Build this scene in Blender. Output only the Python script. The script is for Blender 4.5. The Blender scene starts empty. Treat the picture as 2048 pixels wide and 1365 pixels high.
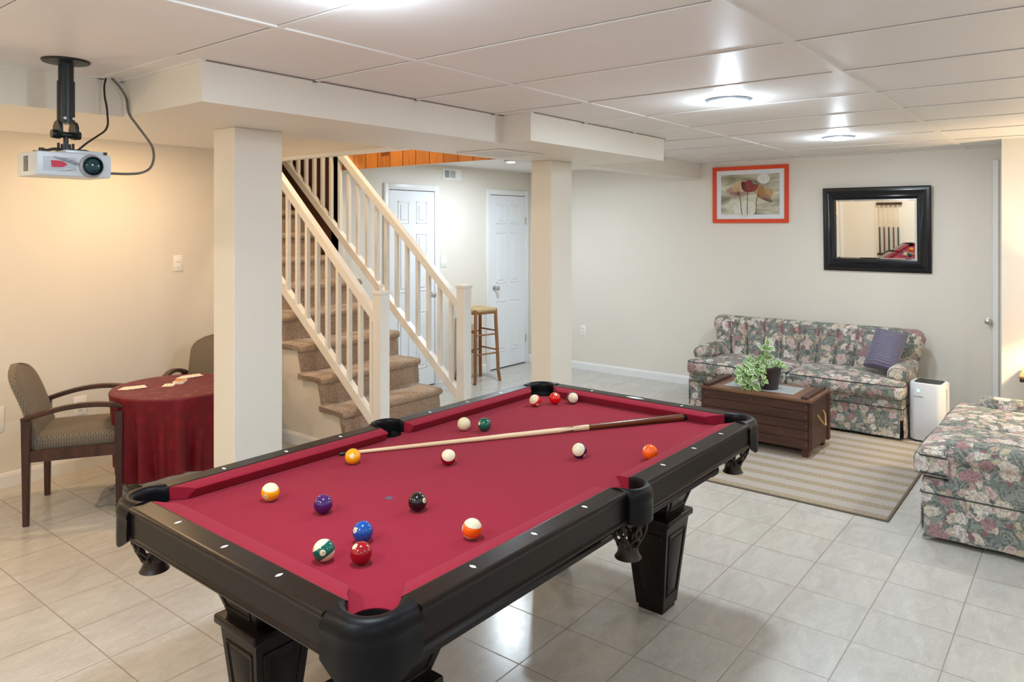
import bpy, bmesh, math, random
from math import sin, cos, pi, radians, sqrt, atan2
from mathutils import Vector, Matrix, Euler

random.seed(7)
scene = bpy.context.scene
COL = scene.collection

# ------------------------------------------------------------------ room constants
CEIL = 2.2725          # ceiling height
SOF = 2.115            # underside of the beams
YW = 5.345             # left wall (with the doors)
XB = 7.07              # back wall (with the sofa)
XN, YN = -1.35, -2.6   # walls behind and right of the camera
CAM_A = 0.6699
CAM_H = 1.637

# ------------------------------------------------------------------ object helpers
def link(o):
    COL.objects.link(o); return o

def tag(o, label=None, cat=None, group=None, kind=None):
    if label: o['label'] = label
    if cat: o['category'] = cat
    if group: o['group'] = group
    if kind: o['kind'] = kind
    return o

def empty(name, loc, rz=0.0, label=None, cat=None, group=None):
    o = bpy.data.objects.new(name, None)
    o.empty_display_size = .05
    o.location = loc; o.rotation_euler = (0, 0, rz)
    link(o); return tag(o, label, cat, group)

def copy_tree(o, parent=None):
    c = o.copy(); COL.objects.link(c)
    if parent is not None:
        c.parent = parent; c.matrix_parent_inverse = o.matrix_parent_inverse.copy()
    for ch in list(o.children): copy_tree(ch, c)
    return c

class MB:
    """collects shapes into one mesh object"""
    def __init__(s): s.bm = bmesh.new()
    def verts_faces(s, vs, fs, M=None):
        bv = [s.bm.verts.new(M @ Vector(v) if M else Vector(v)) for v in vs]
        for f in fs:
            try: s.bm.faces.new([bv[i] for i in f])
            except ValueError: pass
        return bv
    def box(s, lo, hi, bev=0.0, seg=2, M=None):
        t = bmesh.new()
        bmesh.ops.create_cube(t, size=1)
        c = [(a+b)/2 for a, b in zip(lo, hi)]; d = [abs(b-a) for a, b in zip(lo, hi)]
        for v in t.verts: v.co = Vector((c[0]+v.co.x*d[0], c[1]+v.co.y*d[1], c[2]+v.co.z*d[2]))
        if bev > 0:
            bmesh.ops.bevel(t, geom=list(t.edges), offset=min(bev, min(d)*.49), segments=seg, profile=.5, affect='EDGES')
        s.add(t, M); return s
    def add(s, t, M=None):
        t.verts.index_update()
        mp = [s.bm.verts.new(M @ v.co if M else v.co.copy()) for v in t.verts]
        for f in t.faces:
            try: s.bm.faces.new([mp[v.index] for v in f.verts])
            except ValueError: pass
        t.free()
    def cyl(s, p0, p1, r0, r1=None, n=16, caps=True):
        r1 = r0 if r1 is None else r1
        p0, p1 = Vector(p0), Vector(p1); ax = (p1-p0).normalized()
        a = Vector((0, 0, 1)) if abs(ax.z) < .9 else Vector((1, 0, 0))
        e1 = ax.cross(a).normalized(); e2 = ax.cross(e1)
        vs, fs = [], []
        for k, (p, r) in enumerate(((p0, r0), (p1, r1))):
            for i in range(n):
                t = 2*pi*i/n; vs.append(p+e1*(r*cos(t))+e2*(r*sin(t)))
        for i in range(n): fs.append((i, (i+1) % n, n+(i+1) % n, n+i))
        if caps: fs.append(tuple(range(n-1, -1, -1))); fs.append(tuple(range(n, 2*n)))
        s.verts_faces(vs, fs); return s
    def tube(s, pts, r, n=8, sx=None, up=None, caps=True):
        """swept tube; r number or list; sx,(w,h) gives rectangular-ish section when given"""
        pts = [Vector(p) for p in pts]; m = len(pts); vs, fs = [], []
        prev = None
        for k, p in enumerate(pts):
            d = (pts[min(k+1, m-1)]-pts[max(k-1, 0)]).normalized()
            if up is not None: a = Vector(up)
            elif prev is None: a = Vector((0, 0, 1)) if abs(d.z) < .9 else Vector((1, 0, 0))
            else: a = prev
            e2 = (a-d*a.dot(d))
            if e2.length < 1e-6: e2 = Vector((1, 0, 0))-d*d.x
            e2.normalize(); e1 = d.cross(e2); prev = e2
            rr = r[k] if isinstance(r, (list, tuple)) else r
            if sx:
                w, h = sx; b = min(w, h)*.22
                sec = [(w/2-b, h/2), (-w/2+b, h/2), (-w/2, h/2-b), (-w/2, -h/2+b), (-w/2+b, -h/2), (w/2-b, -h/2), (w/2, -h/2+b), (w/2, h/2-b)]
                f = rr
                for (x, y) in sec: vs.append(p+e1*x*f+e2*y*f)
                n = 8
            else:
                for i in range(n):
                    t = 2*pi*i/n; vs.append(p+e1*(rr*cos(t))+e2*(rr*sin(t)))
        for k in range(m-1):
            for i in range(n):
                fs.append((k*n+i, k*n+(i+1) % n, (k+1)*n+(i+1) % n, (k+1)*n+i))
        if caps: fs.append(tuple(range(n-1, -1, -1))); fs.append(tuple(range((m-1)*n, m*n)))
        s.verts_faces(vs, fs); return s
    def lathe(s, prof, c=(0, 0, 0), n=32, M=None, close=True):
        vs, fs = [], []
        for (r, z) in prof:
            for i in range(n):
                t = 2*pi*i/n; vs.append((c[0]+r*cos(t), c[1]+r*sin(t), c[2]+z))
        m = len(prof)
        for k in range(m-1):
            for i in range(n): fs.append((k*n+i, k*n+(i+1) % n, (k+1)*n+(i+1) % n, (k+1)*n+i))
        if close:
            fs.append(tuple(range(n-1, -1, -1))); fs.append(tuple(range((m-1)*n, m*n)))
        s.verts_faces(vs, fs, M); return s
    def prism(s, poly, lo, hi, axis='z', M=None):
        """extrude a 2D polygon along an axis; axis x -> poly=(y,z); y -> (x,z); z -> (x,y)"""
        def P(a, b, h): return {'z': (a, b, h), 'x': (h, a, b), 'y': (a, h, b)}[axis]
        n = len(poly)
        vs = [P(a, b, lo) for a, b in poly]+[P(a, b, hi) for a, b in poly]
        fs = [(i, (i+1) % n, n+(i+1) % n, n+i) for i in range(n)]
        fs += [tuple(range(n-1, -1, -1)), tuple(range(n, 2*n))]
        s.verts_faces(vs, fs, M); return s
    def rbox(s, c, size, r, n=10, crown=(0, 0, 0), M=None, fn=None):
        """soft rounded box with optional crowned faces"""
        hx, hy, hz = [d/2 for d in size]; r = min(r, hx, hy, hz)
        t = bmesh.new(); bmesh.ops.create_cube(t, size=2)
        bmesh.ops.subdivide_edges(t, edges=list(t.edges), cuts=n, use_grid_fill=True)
        for v in t.verts:
            q = v.co
            def warp(u, h):   # concentrate samples near the ends
                return math.copysign(1-(1-abs(u))**1.6, u)*h
            p = Vector((warp(q.x, hx), warp(q.y, hy), warp(q.z, hz)))
            inn = Vector((max(-hx+r, min(hx-r, p.x)), max(-hy+r, min(hy-r, p.y)), max(-hz+r, min(hz-r, p.z))))
            d = p-inn
            if d.length > 1e-9:
                p = inn+d.normalized()*r
            fx, fy, fz = p.x/hx, p.y/hy, p.z/hz
            p.x += crown[0]*fx*(1-fy*fy)*(1-fz*fz); p.y += crown[1]*fy*(1-fx*fx)*(1-fz*fz)
            p.z += crown[2]*fz*(1-min(1, fx*fx))*(1-min(1, fy*fy))
            if fn: p = fn(p, fx, fy, fz)
            v.co = p+Vector(c)
        s.add(t, M); return s
    def build(s, name, material=None, parent=None, smooth=35, uv=False, loc=None, rot=None, kind=None):
        bmesh.ops.recalc_face_normals(s.bm, faces=list(s.bm.faces))
        me = bpy.data.meshes.new(name)
        if uv:
            L = s.bm.loops.layers.uv.new('UVMap')
            for f in s.bm.faces:
                nx, ny, nz = [abs(x) for x in f.normal]
                for l in f.loops:
                    p = l.vert.co
                    if nz >= nx and nz >= ny: l[L].uv = (p.x, p.y)
                    elif nx >= ny: l[L].uv = (p.y+.37, p.z)
                    else: l[L].uv = (p.x+.11, p.z+.53)
        s.bm.to_mesh(me); s.bm.free()
        if smooth is not None:
            me.polygons.foreach_set('use_smooth', [True]*len(me.polygons))
            me.set_sharp_from_angle(angle=radians(smooth))
        if material: me.materials.append(material)
        o = bpy.data.objects.new(name, me); link(o)
        if parent is not None: o.parent = parent
        if loc is not None: o.location = loc
        if rot is not None: o.rotation_euler = rot
        if kind: o['kind'] = kind
        return o

def text_mesh(body, size):
    cu = bpy.data.curves.new('text', 'FONT'); cu.body = body; cu.size = size
    cu.align_x = 'CENTER'; cu.align_y = 'CENTER'; cu.resolution_u = 3
    ob = bpy.data.objects.new('text', cu); COL.objects.link(ob)
    dg = bpy.context.evaluated_depsgraph_get()
    me = bpy.data.meshes.new_from_object(ob.evaluated_get(dg))
    COL.objects.unlink(ob); bpy.data.objects.remove(ob)
    return me

# ------------------------------------------------------------------ material helpers
class NT:
    def __init__(s, name):
        s.mat = bpy.data.materials.new(name); s.mat.use_nodes = True
        s.nt = s.mat.node_tree; s.n = s.nt.nodes; s.l = s.nt.links
        s.bsdf = s.n['Principled BSDF']
    def node(s, t, **kw):
        n = s.n.new(t)
        for k, v in kw.items(): setattr(n, k, v)
        return n
    def put(s, sock, v):
        if isinstance(v, bpy.types.NodeSocket): s.l.new(v, sock)
        elif isinstance(v, (tuple, list)):
            v = tuple(v)
            if sock.type == 'RGBA' and len(v) == 3: v = v+(1,)
            sock.default_value = v
        else: sock.default_value = v
    def m(s, op, a, b=None, c=None, clamp=False):
        n = s.node('ShaderNodeMath', operation=op, use_clamp=clamp)
        s.put(n.inputs[0], a)
        if b is not None: s.put(n.inputs[1], b)
        if c is not None: s.put(n.inputs[2], c)
        return n.outputs[0]
    def vm(s, op, a, b=None):
        n = s.node('ShaderNodeVectorMath', operation=op); s.put(n.inputs[0], a)
        if b is not None: s.put(n.inputs[1], b)
        return n.outputs['Value'] if op in ('LENGTH', 'DOT_PRODUCT') else n.outputs[0]
    def sep(s, v):
        n = s.node('ShaderNodeSeparateXYZ'); s.put(n.inputs[0], v); return n.outputs
    def mix(s, f, a, b):
        n = s.node('ShaderNodeMix', data_type='RGBA'); s.put(n.inputs[0], f); s.put(n.inputs[6], a); s.put(n.inputs[7], b)
        return n.outputs[2]
    def ramp(s, f, stops, mode='LINEAR'):
        n = s.node('ShaderNodeValToRGB'); r = n.color_ramp; r.interpolation = mode
        while len(r.elements) < len(stops): r.elements.new(.5)
        for e, (p, c) in zip(r.elements, stops):
            e.position = p; e.color = tuple(c)+(1,) if len(c) == 3 else c
        s.put(n.inputs[0], f); return n.outputs[0]
    def coord(s, k='Object'): return s.node('ShaderNodeTexCoord').outputs[k]
    def noise(s, v, scale, detail=3, rough=.5, dist=0, out='Fac'):
        n = s.node('ShaderNodeTexNoise'); s.put(n.inputs['Vector'], v); n.inputs['Scale'].default_value = scale
        n.inputs['Detail'].default_value = detail; n.inputs['Roughness'].default_value = rough; n.inputs['Distortion'].default_value = dist
        return n.outputs[out]
    def voro(s, v, scale, feature='F1', dim='3D', rnd=1.0):
        n = s.node('ShaderNodeTexVoronoi', feature=feature, voronoi_dimensions=dim); s.put(n.inputs['Vector'], v)
        n.inputs['Scale'].default_value = scale; n.inputs['Randomness'].default_value = rnd
        return n.outputs
    def scale(s, v, sc):
        n = s.node('ShaderNodeMapping'); s.put(n.inputs[0], v); n.inputs['Scale'].default_value = sc; return n.outputs[0]
    def smooth(s, x, a, b):
        n = s.node('ShaderNodeMapRange', interpolation_type='SMOOTHSTEP'); s.put(n.inputs[0], x)
        s.put(n.inputs[1], a); s.put(n.inputs[2], b); return n.outputs[0]
    def bump(s, h, strength=.2, dist=.01):
        n = s.node('ShaderNodeBump'); n.inputs['Strength'].default_value = strength; n.inputs['Distance'].default_value = dist
        s.put(n.inputs['Height'], h); s.l.new(n.outputs[0], s.bsdf.inputs['Normal'])
    def fin(s, col=None, rough=None, metal=None, spec=None, coat=None, sheen=None):
        b = s.bsdf.inputs
        if col is not None: s.put(b['Base Color'], col)
        if rough is not None: s.put(b['Roughness'], rough)
        if metal is not None: s.put(b['Metallic'], metal)
        if spec is not None: s.put(b['Specular IOR Level'], spec)
        if coat is not None: s.put(b['Coat Weight'], coat); s.put(b['Coat Roughness'], .08)
        if sheen is not None: s.put(b['Sheen Weight'], sheen)
        return s.mat

def srgb(r, g, b):
    f = lambda c: (c/255/12.92) if c/255 <= .04045 else ((c/255+.055)/1.055)**2.4
    return (f(r), f(g), f(b))

def plain(name, col, rough=.5, metal=0, spec=.5, coat=None, var=.04, scale=30, bump=0, sheen=None):
    t = NT(name); o = t.coord()
    n = t.noise(o, scale, 3)
    c2 = tuple(max(0, x*(1-var*2)) for x in col); c3 = tuple(min(1, x*(1+var*2)) for x in col)
    t.fin(t.mix(n, c2, c3), rough, metal, spec, coat, sheen)
    if bump: t.bump(n, bump, .004)
    return t.mat

def wood(name, c1, c2, rough=.35, axis=0, sc=14, coat=None, spec=.4):
    t = NT(name); o = t.coord()
    st = [14, 14, 14]; st[axis] = 1.2
    v = t.scale(o, tuple(st))
    n = t.noise(v, sc/10, 6, .6, .6)
    t.fin(t.mix(t.smooth(n, .3, .7), c1, c2), rough, 0, spec, coat)
    t.bump(n, .08, .002)
    return t.mat

def emit(name, col, strength):
    t = NT(name); t.put(t.bsdf.inputs['Emission Color'], col); t.bsdf.inputs['Emission Strength'].default_value = strength
    t.fin((.8, .8, .8), .4)
    return t.mat

M = {}
WALLC = srgb(228, 223, 213)
M['wall'] = plain('beige wall paint', WALLC, .42, 0, .35, var=.008, scale=4, bump=.03)
M['ceil'] = plain('off white ceiling panel', srgb(230, 227, 225), .43, 0, .36, var=.01, scale=3, bump=.02)
M['tee'] = plain('ceiling grid white', srgb(230, 228, 224), .4, 0, .4, var=.01)
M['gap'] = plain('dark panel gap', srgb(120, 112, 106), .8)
M['trim'] = plain('white trim paint', srgb(235, 236, 236), .35, 0, .45, var=.01)
M['door'] = plain('white door paint', srgb(232, 236, 240), .38, 0, .45, var=.01)
M['plate'] = plain('white plastic', srgb(240, 240, 236), .35, var=.01)
M['plate_dark'] = plain('dark slot', (.02, .02, .02), .6)
M['steel'] = plain('brushed nickel', (.55, .53, .5), .28, 1.0, var=.03)
M['black'] = plain('black plastic', (.012, .012, .013), .4)
M['black_metal'] = plain('black powder coat', (.012, .016, .018), .38, .2)
M['rail_white'] = plain('white railing paint', srgb(238, 237, 233), .38, 0, .4, var=.015)
# floor tile ------------------------------------------------------------------
def floor_mat():
    t = NT('cream ceramic floor tile'); o = t.coord('Object')
    S = .3105
    x, y, z = t.sep(o)
    u = t.m('DIVIDE', t.m('SUBTRACT', x, 4.0285), S); v = t.m('DIVIDE', t.m('SUBTRACT', y, 1.0601), S)
    fu = t.m('ABSOLUTE', t.m('SUBTRACT', t.m('FRACT', t.m('ADD', u, 100.5)), .5))
    fv = t.m('ABSOLUTE', t.m('SUBTRACT', t.m('FRACT', t.m('ADD', v, 100.5)), .5))
    d = t.m('MINIMUM', fu, fv)
    g = t.smooth(d, .0045, .010)
    cell = t.node('ShaderNodeCombineXYZ'); t.put(cell.inputs[0], t.m('FLOOR', t.m('ADD', u, 100))); t.put(cell.inputs[1], t.m('FLOOR', t.m('ADD', v, 100)))
    wn = t.node('ShaderNodeTexWhiteNoise', noise_dimensions='3D'); t.l.new(cell.outputs[0], wn.inputs[0])
    off = t.vm('ADD', o, t.vm('MULTIPLY', wn.outputs['Color'], (7, 7, 7)))
    n1 = t.noise(t.scale(off, (3, 7, 1)), 1.6, 6, .62, 1.2)
    n2 = t.noise(off, 26, 4, .6)
    veins = t.noise(t.scale(off, (2.2, 5.5, 1)), 2.4, 4, .6, 2.6)
    base = t.ramp(n1, [(.3, srgb(178, 174, 167)), (.55, srgb(188, 185, 178)), (.8, srgb(198, 195, 189))])
    vm_ = t.smooth(t.m('ABSOLUTE', t.m('SUBTRACT', veins, .5)), .0, .016)
    base = t.mix(t.m('MULTIPLY', t.m('SUBTRACT', 1, vm_), .22), base, srgb(238, 235, 228))
    base = t.mix(t.m('MULTIPLY', wn.outputs['Value'], .07), base, srgb(196, 186, 170))
    col = t.mix(g, srgb(146, 136, 124), base)
    rough = t.m('ADD', t.m('MULTIPLY', n2, .10), t.m('SUBTRACT', .36, t.m('MULTIPLY', g, .20)))
    t.fin(col, rough, 0, .5)
    t.bump(t.m('ADD', t.m('MULTIPLY', g, 1.0), t.m('MULTIPLY', n2, .05)), .18, .002)
    return t.mat
M['floor'] = floor_mat()
# floral upholstery ------------------------------------------------------------
def floral():
    t = NT('floral tapestry upholstery'); uv = t.node('ShaderNodeUVMap').outputs[0]
    w1 = t.vm('MULTIPLY', t.vm('SUBTRACT', t.noise(uv, 9, 2, .5, 0, 'Color'), (.5, .5, .5)), (.08, .08, 0))
    w2 = t.vm('MULTIPLY', t.vm('SUBTRACT', t.noise(uv, 48, 2, .6, 0, 'Color'), (.5, .5, .5)), (.030, .030, 0))
    wuv = t.vm('ADD', uv, w1); euv = t.vm('ADD', wuv, w2)
    # ground: grey green scrolls on slate
    sc = t.node('ShaderNodeTexWave', wave_type='RINGS', rings_direction='Z'); t.put(sc.inputs['Vector'], t.vm('SUBTRACT', wuv, t.voro(wuv, 8, dim='2D')['Position']))
    sc.inputs['Scale'].default_value = 15; sc.inputs['Distortion'].default_value = 7; sc.inputs['Detail'].default_value = 2; sc.inputs['Detail Scale'].default_value = 2.5
    n = t.noise(euv, 44, 3, .65)
    n16 = t.noise(euv, 15, 3, .6, .8)
    bgf = t.m('ADD', t.m('MULTIPLY', sc.outputs['Fac'], .24), t.m('ADD', t.m('MULTIPLY', n, .5), t.m('MULTIPLY', n16, .36)))
    bg = t.ramp(bgf, [(.30, srgb(52, 54, 52)), (.45, srgb(80, 86, 81)), (.58, srgb(114, 121, 112)), (.70, srgb(142, 146, 134)), (.84, srgb(92, 98, 92))])
    leaf = t.voro(euv, 21, dim='2D')
    lf = t.smooth(leaf['Distance'], .46, .3)
    lc = t.ramp(t.sep(leaf['Color'])[0], [(0, srgb(66, 74, 70)), (.3, srgb(128, 136, 124)), (.55, srgb(182, 168, 138)), (.7, srgb(102, 112, 104)), (.86, srgb(170, 138, 130))], 'CONSTANT')
    col = t.mix(t.m('MULTIPLY', lf, t.m('GREATER_THAN', t.sep(leaf['Color'])[1], .4)), bg, lc)
    florets = t.voro(euv, 70, dim='2D')['Distance']
    fine = t.noise(uv, 150, 2, .6)
    def layer(col, scale, r0, r1, petals, stops, keep, off):
        p = t.vm('ADD', euv, off)
        vo = t.voro(p, scale, dim='2D', rnd=.85)
        d = t.vm('SUBTRACT', p, vo['Position']); dx, dy, dz = t.sep(d)
        rc, gc, bc = t.sep(vo['Color'])
        ang = t.m('ARCTAN2', dy, dx); r = t.vm('LENGTH', d)
        pet = t.m('ADD', 1, t.m('MULTIPLY', t.m('COSINE', t.m('ADD', t.m('MULTIPLY', ang, petals), t.m('MULTIPLY', bc, 20))), .10))
        R = t.m('MULTIPLY', t.m('ADD', r0, t.m('MULTIPLY', gc, r1-r0)), pet)
        q = t.m('DIVIDE', r, R)
        mask = t.m('MULTIPLY', t.smooth(q, 1.05, .92), t.m('GREATER_THAN', bc, keep))
        c = t.ramp(rc, stops, 'CONSTANT')
        dk = t.ramp(rc, [(p_, (c_[0]*.36, c_[1]*.34, c_[2]*.34)) for p_, c_ in stops], 'CONSTANT')
        ring = t.m('SINE', t.m('ADD', t.m('MULTIPLY', q, 13), t.m('MULTIPLY', t.m('SINE', t.m('MULTIPLY', ang, 5)), 2.2)))
        sh = t.m('ADD', t.m('MULTIPLY', t.smooth(florets, .28, .64), .52), t.m('MULTIPLY', t.smooth(ring, .2, 1.1), .35))
        sh = t.m('ADD', sh, t.m('MULTIPLY', t.smooth(fine, .5, .7), .22), clamp=True)
        core = t.m('MULTIPLY', t.smooth(q, .4, .05), t.m('MULTIPLY', gc, .7))
        c = t.mix(sh, c, dk)
        c = t.mix(core, c, srgb(150, 92, 90))
        return t.mix(mask, col, c)
    cr, wh, pk, mv, rd, tn = srgb(220, 208, 190), srgb(228, 221, 210), srgb(208, 182, 174), srgb(170, 126, 128), srgb(142, 82, 90), srgb(190, 174, 144)
    col = layer(col, 19, .010, .020, 5, [(0, pk), (.3, rd), (.5, tn), (.75, cr)], .42, (3.1, 1.7, 0))
    col = layer(col, 11, .020, .034, 8, [(0, cr), (.25, pk), (.5, mv), (.75, wh)], .32, (.4, 5.2, 0))
    col = layer(col, 6.8, .034, .056, 9, [(0, wh), (.34, pk), (.5, cr), (.76, mv), (.88, cr)], .24, (1.3, .6, 0))
    weave = t.noise(uv, 420, 1)
    col = t.mix(.15, col, t.mix(weave, (.2, .2, .2), (.7, .7, .68)))
    t.fin(col, .85, 0, .2, None, .12)
    t.bump(weave, .18, .002)
    return t.mat
M['floral'] = floral()
# chair fabric -------------------------------------------------------------------
def chairfab():
    t = NT('ring patterned chair fabric'); uv = t.node('ShaderNodeUVMap').outputs[0]
    S = .026
    def rings(off):
        p = t.vm('ADD', uv, off); x, y, z = t.sep(p)
        a = t.m('SUBTRACT', t.m('FRACT', t.m('ADD', t.m('DIVIDE', x, S), 50)), .5)
        b = t.m('SUBTRACT', t.m('FRACT', t.m('ADD', t.m('DIVIDE', y, S*1.6), 50)), .5)
        r = t.m('SQRT', t.m('ADD', t.m('MULTIPLY', a, a), t.m('MULTIPLY', t.m('MULTIPLY', b, b), 2.5)))
        return t.m('SUBTRACT', 1, t.smooth(t.m('ABSOLUTE', t.m('SUBTRACT', r, .33)), .04, .11)), t.m('SUBTRACT', 1, t.smooth(r, .08, .16))
    r1, d1 = rings((0, 0, 0)); r2, d2 = rings((S/2, S*.8, 0))
    ring = t.m('MAXIMUM', r1, r2); dot = t.m('MAXIMUM', d1, d2)
    base = t.mix(t.noise(uv, 90, 2), srgb(68, 69, 70), srgb(90, 89, 86))
    col = t.mix(ring, base, srgb(140, 129, 107)); col = t.mix(dot, col, srgb(132, 92, 68))
    t.fin(col, .85, 0, .25, None, .1); t.bump(t.noise(uv, 500, 1), .15, .001)
    return t.mat
M['chairfab'] = chairfab()
M['walnut'] = wood('dark walnut wood', srgb(52, 32, 26), srgb(78, 48, 38), .28, 2)
# cloth / carpet / rug
def damask():
    t = NT('crimson damask cloth'); o = t.coord()
    v = t.voro(t.vm('ADD', o, t.vm('MULTIPLY', t.noise(o, 20, 3, .5, 0, 'Color'), (.03, .03, .03))), 14)
    f = t.smooth(v['Distance'], .5, .25); n = t.noise(o, 45, 3)
    f2 = t.m('MULTIPLY', f, t.smooth(n, .35, .65))
    t.fin(t.mix(f2, srgb(104, 8, 24), srgb(122, 13, 29)), t.m('ADD', .5, t.m('MULTIPLY', f2, -.15)), 0, .3, None, .04)
    t.bump(n, .06, .002); return t.mat
M['damask'] = damask()
def carpet():
    t = NT('brown cut pile carpet'); o = t.coord()
    n = t.noise(o, 170, 3, .75); n2 = t.noise(o, 30, 3)
    c = t.ramp(n, [(.34, srgb(126, 102, 84)), (.5, srgb(186, 160, 136)), (.66, srgb(228, 206, 182))])
    t.fin(t.mix(t.m('MULTIPLY', n2, .25), c, srgb(120, 96, 78)), .95, 0, .1, None, .3)
    t.bump(n, .8, .006); return t.mat
M['carpet'] = carpet()
def rug():
    t = NT('striped flatweave rug'); o = t.coord(); x, y, z = t.sep(o)
    s = t.m('FRACT', t.m('ADD', t.m('DIVIDE', x, .165), 20))
    n = t.noise(t.scale(o, (1, .4, 1)), 240, 2)
    e = t.m('ADD', s, t.m('MULTIPLY', t.m('SUBTRACT', n, .5), .10))
    k = t.m('MULTIPLY', t.smooth(e, .02, .06), t.m('SUBTRACT', 1, t.smooth(e, .46, .52)))
    a = t.mix(n, srgb(158, 150, 142), srgb(180, 173, 166)); b = t.mix(t.smooth(n, .35, .65), srgb(134, 121, 101), srgb(172, 161, 142))
    t.fin(t.mix(k, a, b), .95, 0, .1); t.bump(n, .5, .003); return t.mat
M['rug'] = rug()
M['rugedge'] = plain('rug binding', srgb(112, 98, 82), .9)
# pool table
M['felt'] = plain('burgundy billiard cloth', srgb(140, 27, 48), .92, 0, .12, var=.03, scale=350, sheen=.06)
M['ebony'] = wood('espresso lacquered wood', srgb(22, 16, 14), srgb(32, 23, 19), .28, 0, 12, spec=.2)
M['ebony_leg'] = wood('espresso lacquered leg wood', srgb(18, 14, 12), srgb(28, 21, 18), .3, 2, 12, spec=.22)
M['leather'] = plain('black pocket leather', (.003, .003, .004), .42, 0, .2, var=.1, scale=90, bump=.06)
M['net'] = plain('dark brown pocket net leather', srgb(44, 30, 22), .45, 0, .4)
M['pearl'] = plain('pearl inlay', srgb(240, 240, 244), .25)
M['spot'] = plain('grey cloth spot', srgb(84, 84, 98), .8)
M['liner'] = plain('black pocket liner', (.006, .006, .006), .6)
# misc
M['trunkwood'] = wood('red brown stained pine', srgb(60, 38, 31), srgb(82, 52, 42), .5, 1, 16)
M['trunktop'] = wood('worn brown stained pine top', srgb(98, 68, 52), srgb(128, 92, 68), .38, 1, 16)
M['glass'] = plain('pale grey glass panel', srgb(170, 176, 178), .12, 0, .6, var=.01)
M['rope'] = plain('tan rope', srgb(176, 140, 92), .8)
M['pot'] = plain('dark brown plastic pot', srgb(56, 44, 42), .45)
M['soil'] = plain('potting soil', srgb(40, 28, 20), .95, bump=.5)
M['stoolwood'] = wood('honey brown stool wood', srgb(126, 82, 48), srgb(158, 108, 66), .4, 2)
M['orange'] = plain('orange lacquer frame', srgb(224, 70, 34), .35)
M['mat'] = plain('white picture mat', srgb(226, 232, 238), .6, var=.005)
M['blackframe'] = plain('glossy black frame', (.006, .008, .012), .2, 0, .5)
t = NT('mirror silver'); t.fin((.86, .88, .87), .015, 1.0); M['mirror'] = t.mat
def panel():
    t = NT('knotty orange wood panelling'); o = t.coord(); x, y, z = t.sep(o)
    w = t.m('FRACT', t.m('ADD', t.m('DIVIDE', y, .155), 40)); g = t.smooth(t.m('ABSOLUTE', t.m('SUBTRACT', w, .5)), .47, .49)
    cell = t.m('FLOOR', t.m('ADD', t.m('DIVIDE', y, .155), 40))
    wn = t.node('ShaderNodeTexWhiteNoise', noise_dimensions='1D'); t.put(wn.inputs['W'], cell)
    n = t.noise(t.vm('ADD', t.scale(o, (10, 10, 1.2)), t.vm('MULTIPLY', wn.outputs['Color'], (9, 9, 9))), 2.2, 5, .6, 1.4)
    c = t.mix(n, srgb(156, 88, 36), srgb(226, 152, 78)); c = t.mix(t.m('MULTIPLY', wn.outputs['Value'], .35), c, srgb(110, 60, 28))
    t.fin(t.mix(g, c, srgb(50, 24, 10)), .35); return t.mat
M['panel'] = panel()
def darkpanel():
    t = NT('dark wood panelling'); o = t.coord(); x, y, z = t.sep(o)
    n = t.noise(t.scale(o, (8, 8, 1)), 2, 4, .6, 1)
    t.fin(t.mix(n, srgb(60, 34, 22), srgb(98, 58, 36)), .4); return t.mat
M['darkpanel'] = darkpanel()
M['silver'] = plain('silver grey plastic', srgb(196, 204, 212), .32, .1, .5, var=.01)
M['silver_dark'] = plain('darker grey plastic', srgb(150, 156, 164), .35, .1, var=.01)  # darker grey for trim rings, louvers and ribs
M['badge'] = plain('crimson badge', srgb(186, 34, 64), .3)
t = NT('coated lens glass'); t.fin((.002, .035, .045), .05, 0, .5, .3); M['lens'] = t.mat
M['greycable'] = plain('grey cable', srgb(104, 104, 100), .5)
M['purifier'] = plain('white appliance plastic', srgb(216, 220, 226), .35, var=.005)
M['grille'] = plain('dark grille', srgb(40, 44, 46), .5)
M['ledgreen'] = emit('green indicator light', (.25, .9, .55), 1.2)
M['white_cloth'] = plain('white cotton', srgb(226, 222, 214), .85)
M['towel'] = plain('grey towel', srgb(192, 184, 172), .95, var=.06, scale=120, bump=.5)
M['lampglow'] = emit('led lens', (.93, .97, 1), 34)
M['hallglow'] = emit('warm led lens', (1, .93, .82), 10)
M['brass'] = plain('lamp base', srgb(120, 96, 66), .35, .6)
t = NT('linen lamp shade'); t.fin(srgb(240, 228, 204), .8); t.put(t.bsdf.inputs['Emission Color'], (1, .82, .55)); t.bsdf.inputs['Emission Strength'].default_value = 1.5; M['shade'] = t.mat
M['tableoak'] = wood('dark oak table', srgb(46, 30, 20), srgb(66, 44, 30), .4, 0)
M['tabletop'] = wood('tan table top', srgb(158, 118, 72), srgb(178, 136, 88), .35, 1)
def pillowm():
    t = NT('lavender pleated satin'); o = t.coord()
    n = t.noise(o, 60, 2); t.fin(t.mix(n, srgb(86, 82, 104), srgb(104, 99, 122)), .42, 0, .4, None, .3); return t.mat
M['pillow'] = pillowm()
def leafm():
    t = NT('variegated leaf'); uv = t.node('ShaderNodeUVMap').outputs[0]; x, y, z = t.sep(uv)
    n = t.noise(t.coord(), 70, 2)
    e = t.m('ADD', x, t.m('MULTIPLY', t.m('SUBTRACT', n, .5), .25))
    c = t.ramp(e, [(.0, srgb(122, 160, 84)), (.45, srgb(98, 138, 70)), (.62, srgb(140, 174, 112)), (.74, srgb(214, 226, 190)), (1, srgb(228, 234, 208))])
    t.fin(c, .45, 0, .4); t.put(t.bsdf.inputs['Transmission Weight'], 0.0); return t.mat
M['leaf'] = leafm()
M['stem'] = plain('plant stem', srgb(150, 160, 90), .6)
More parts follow.
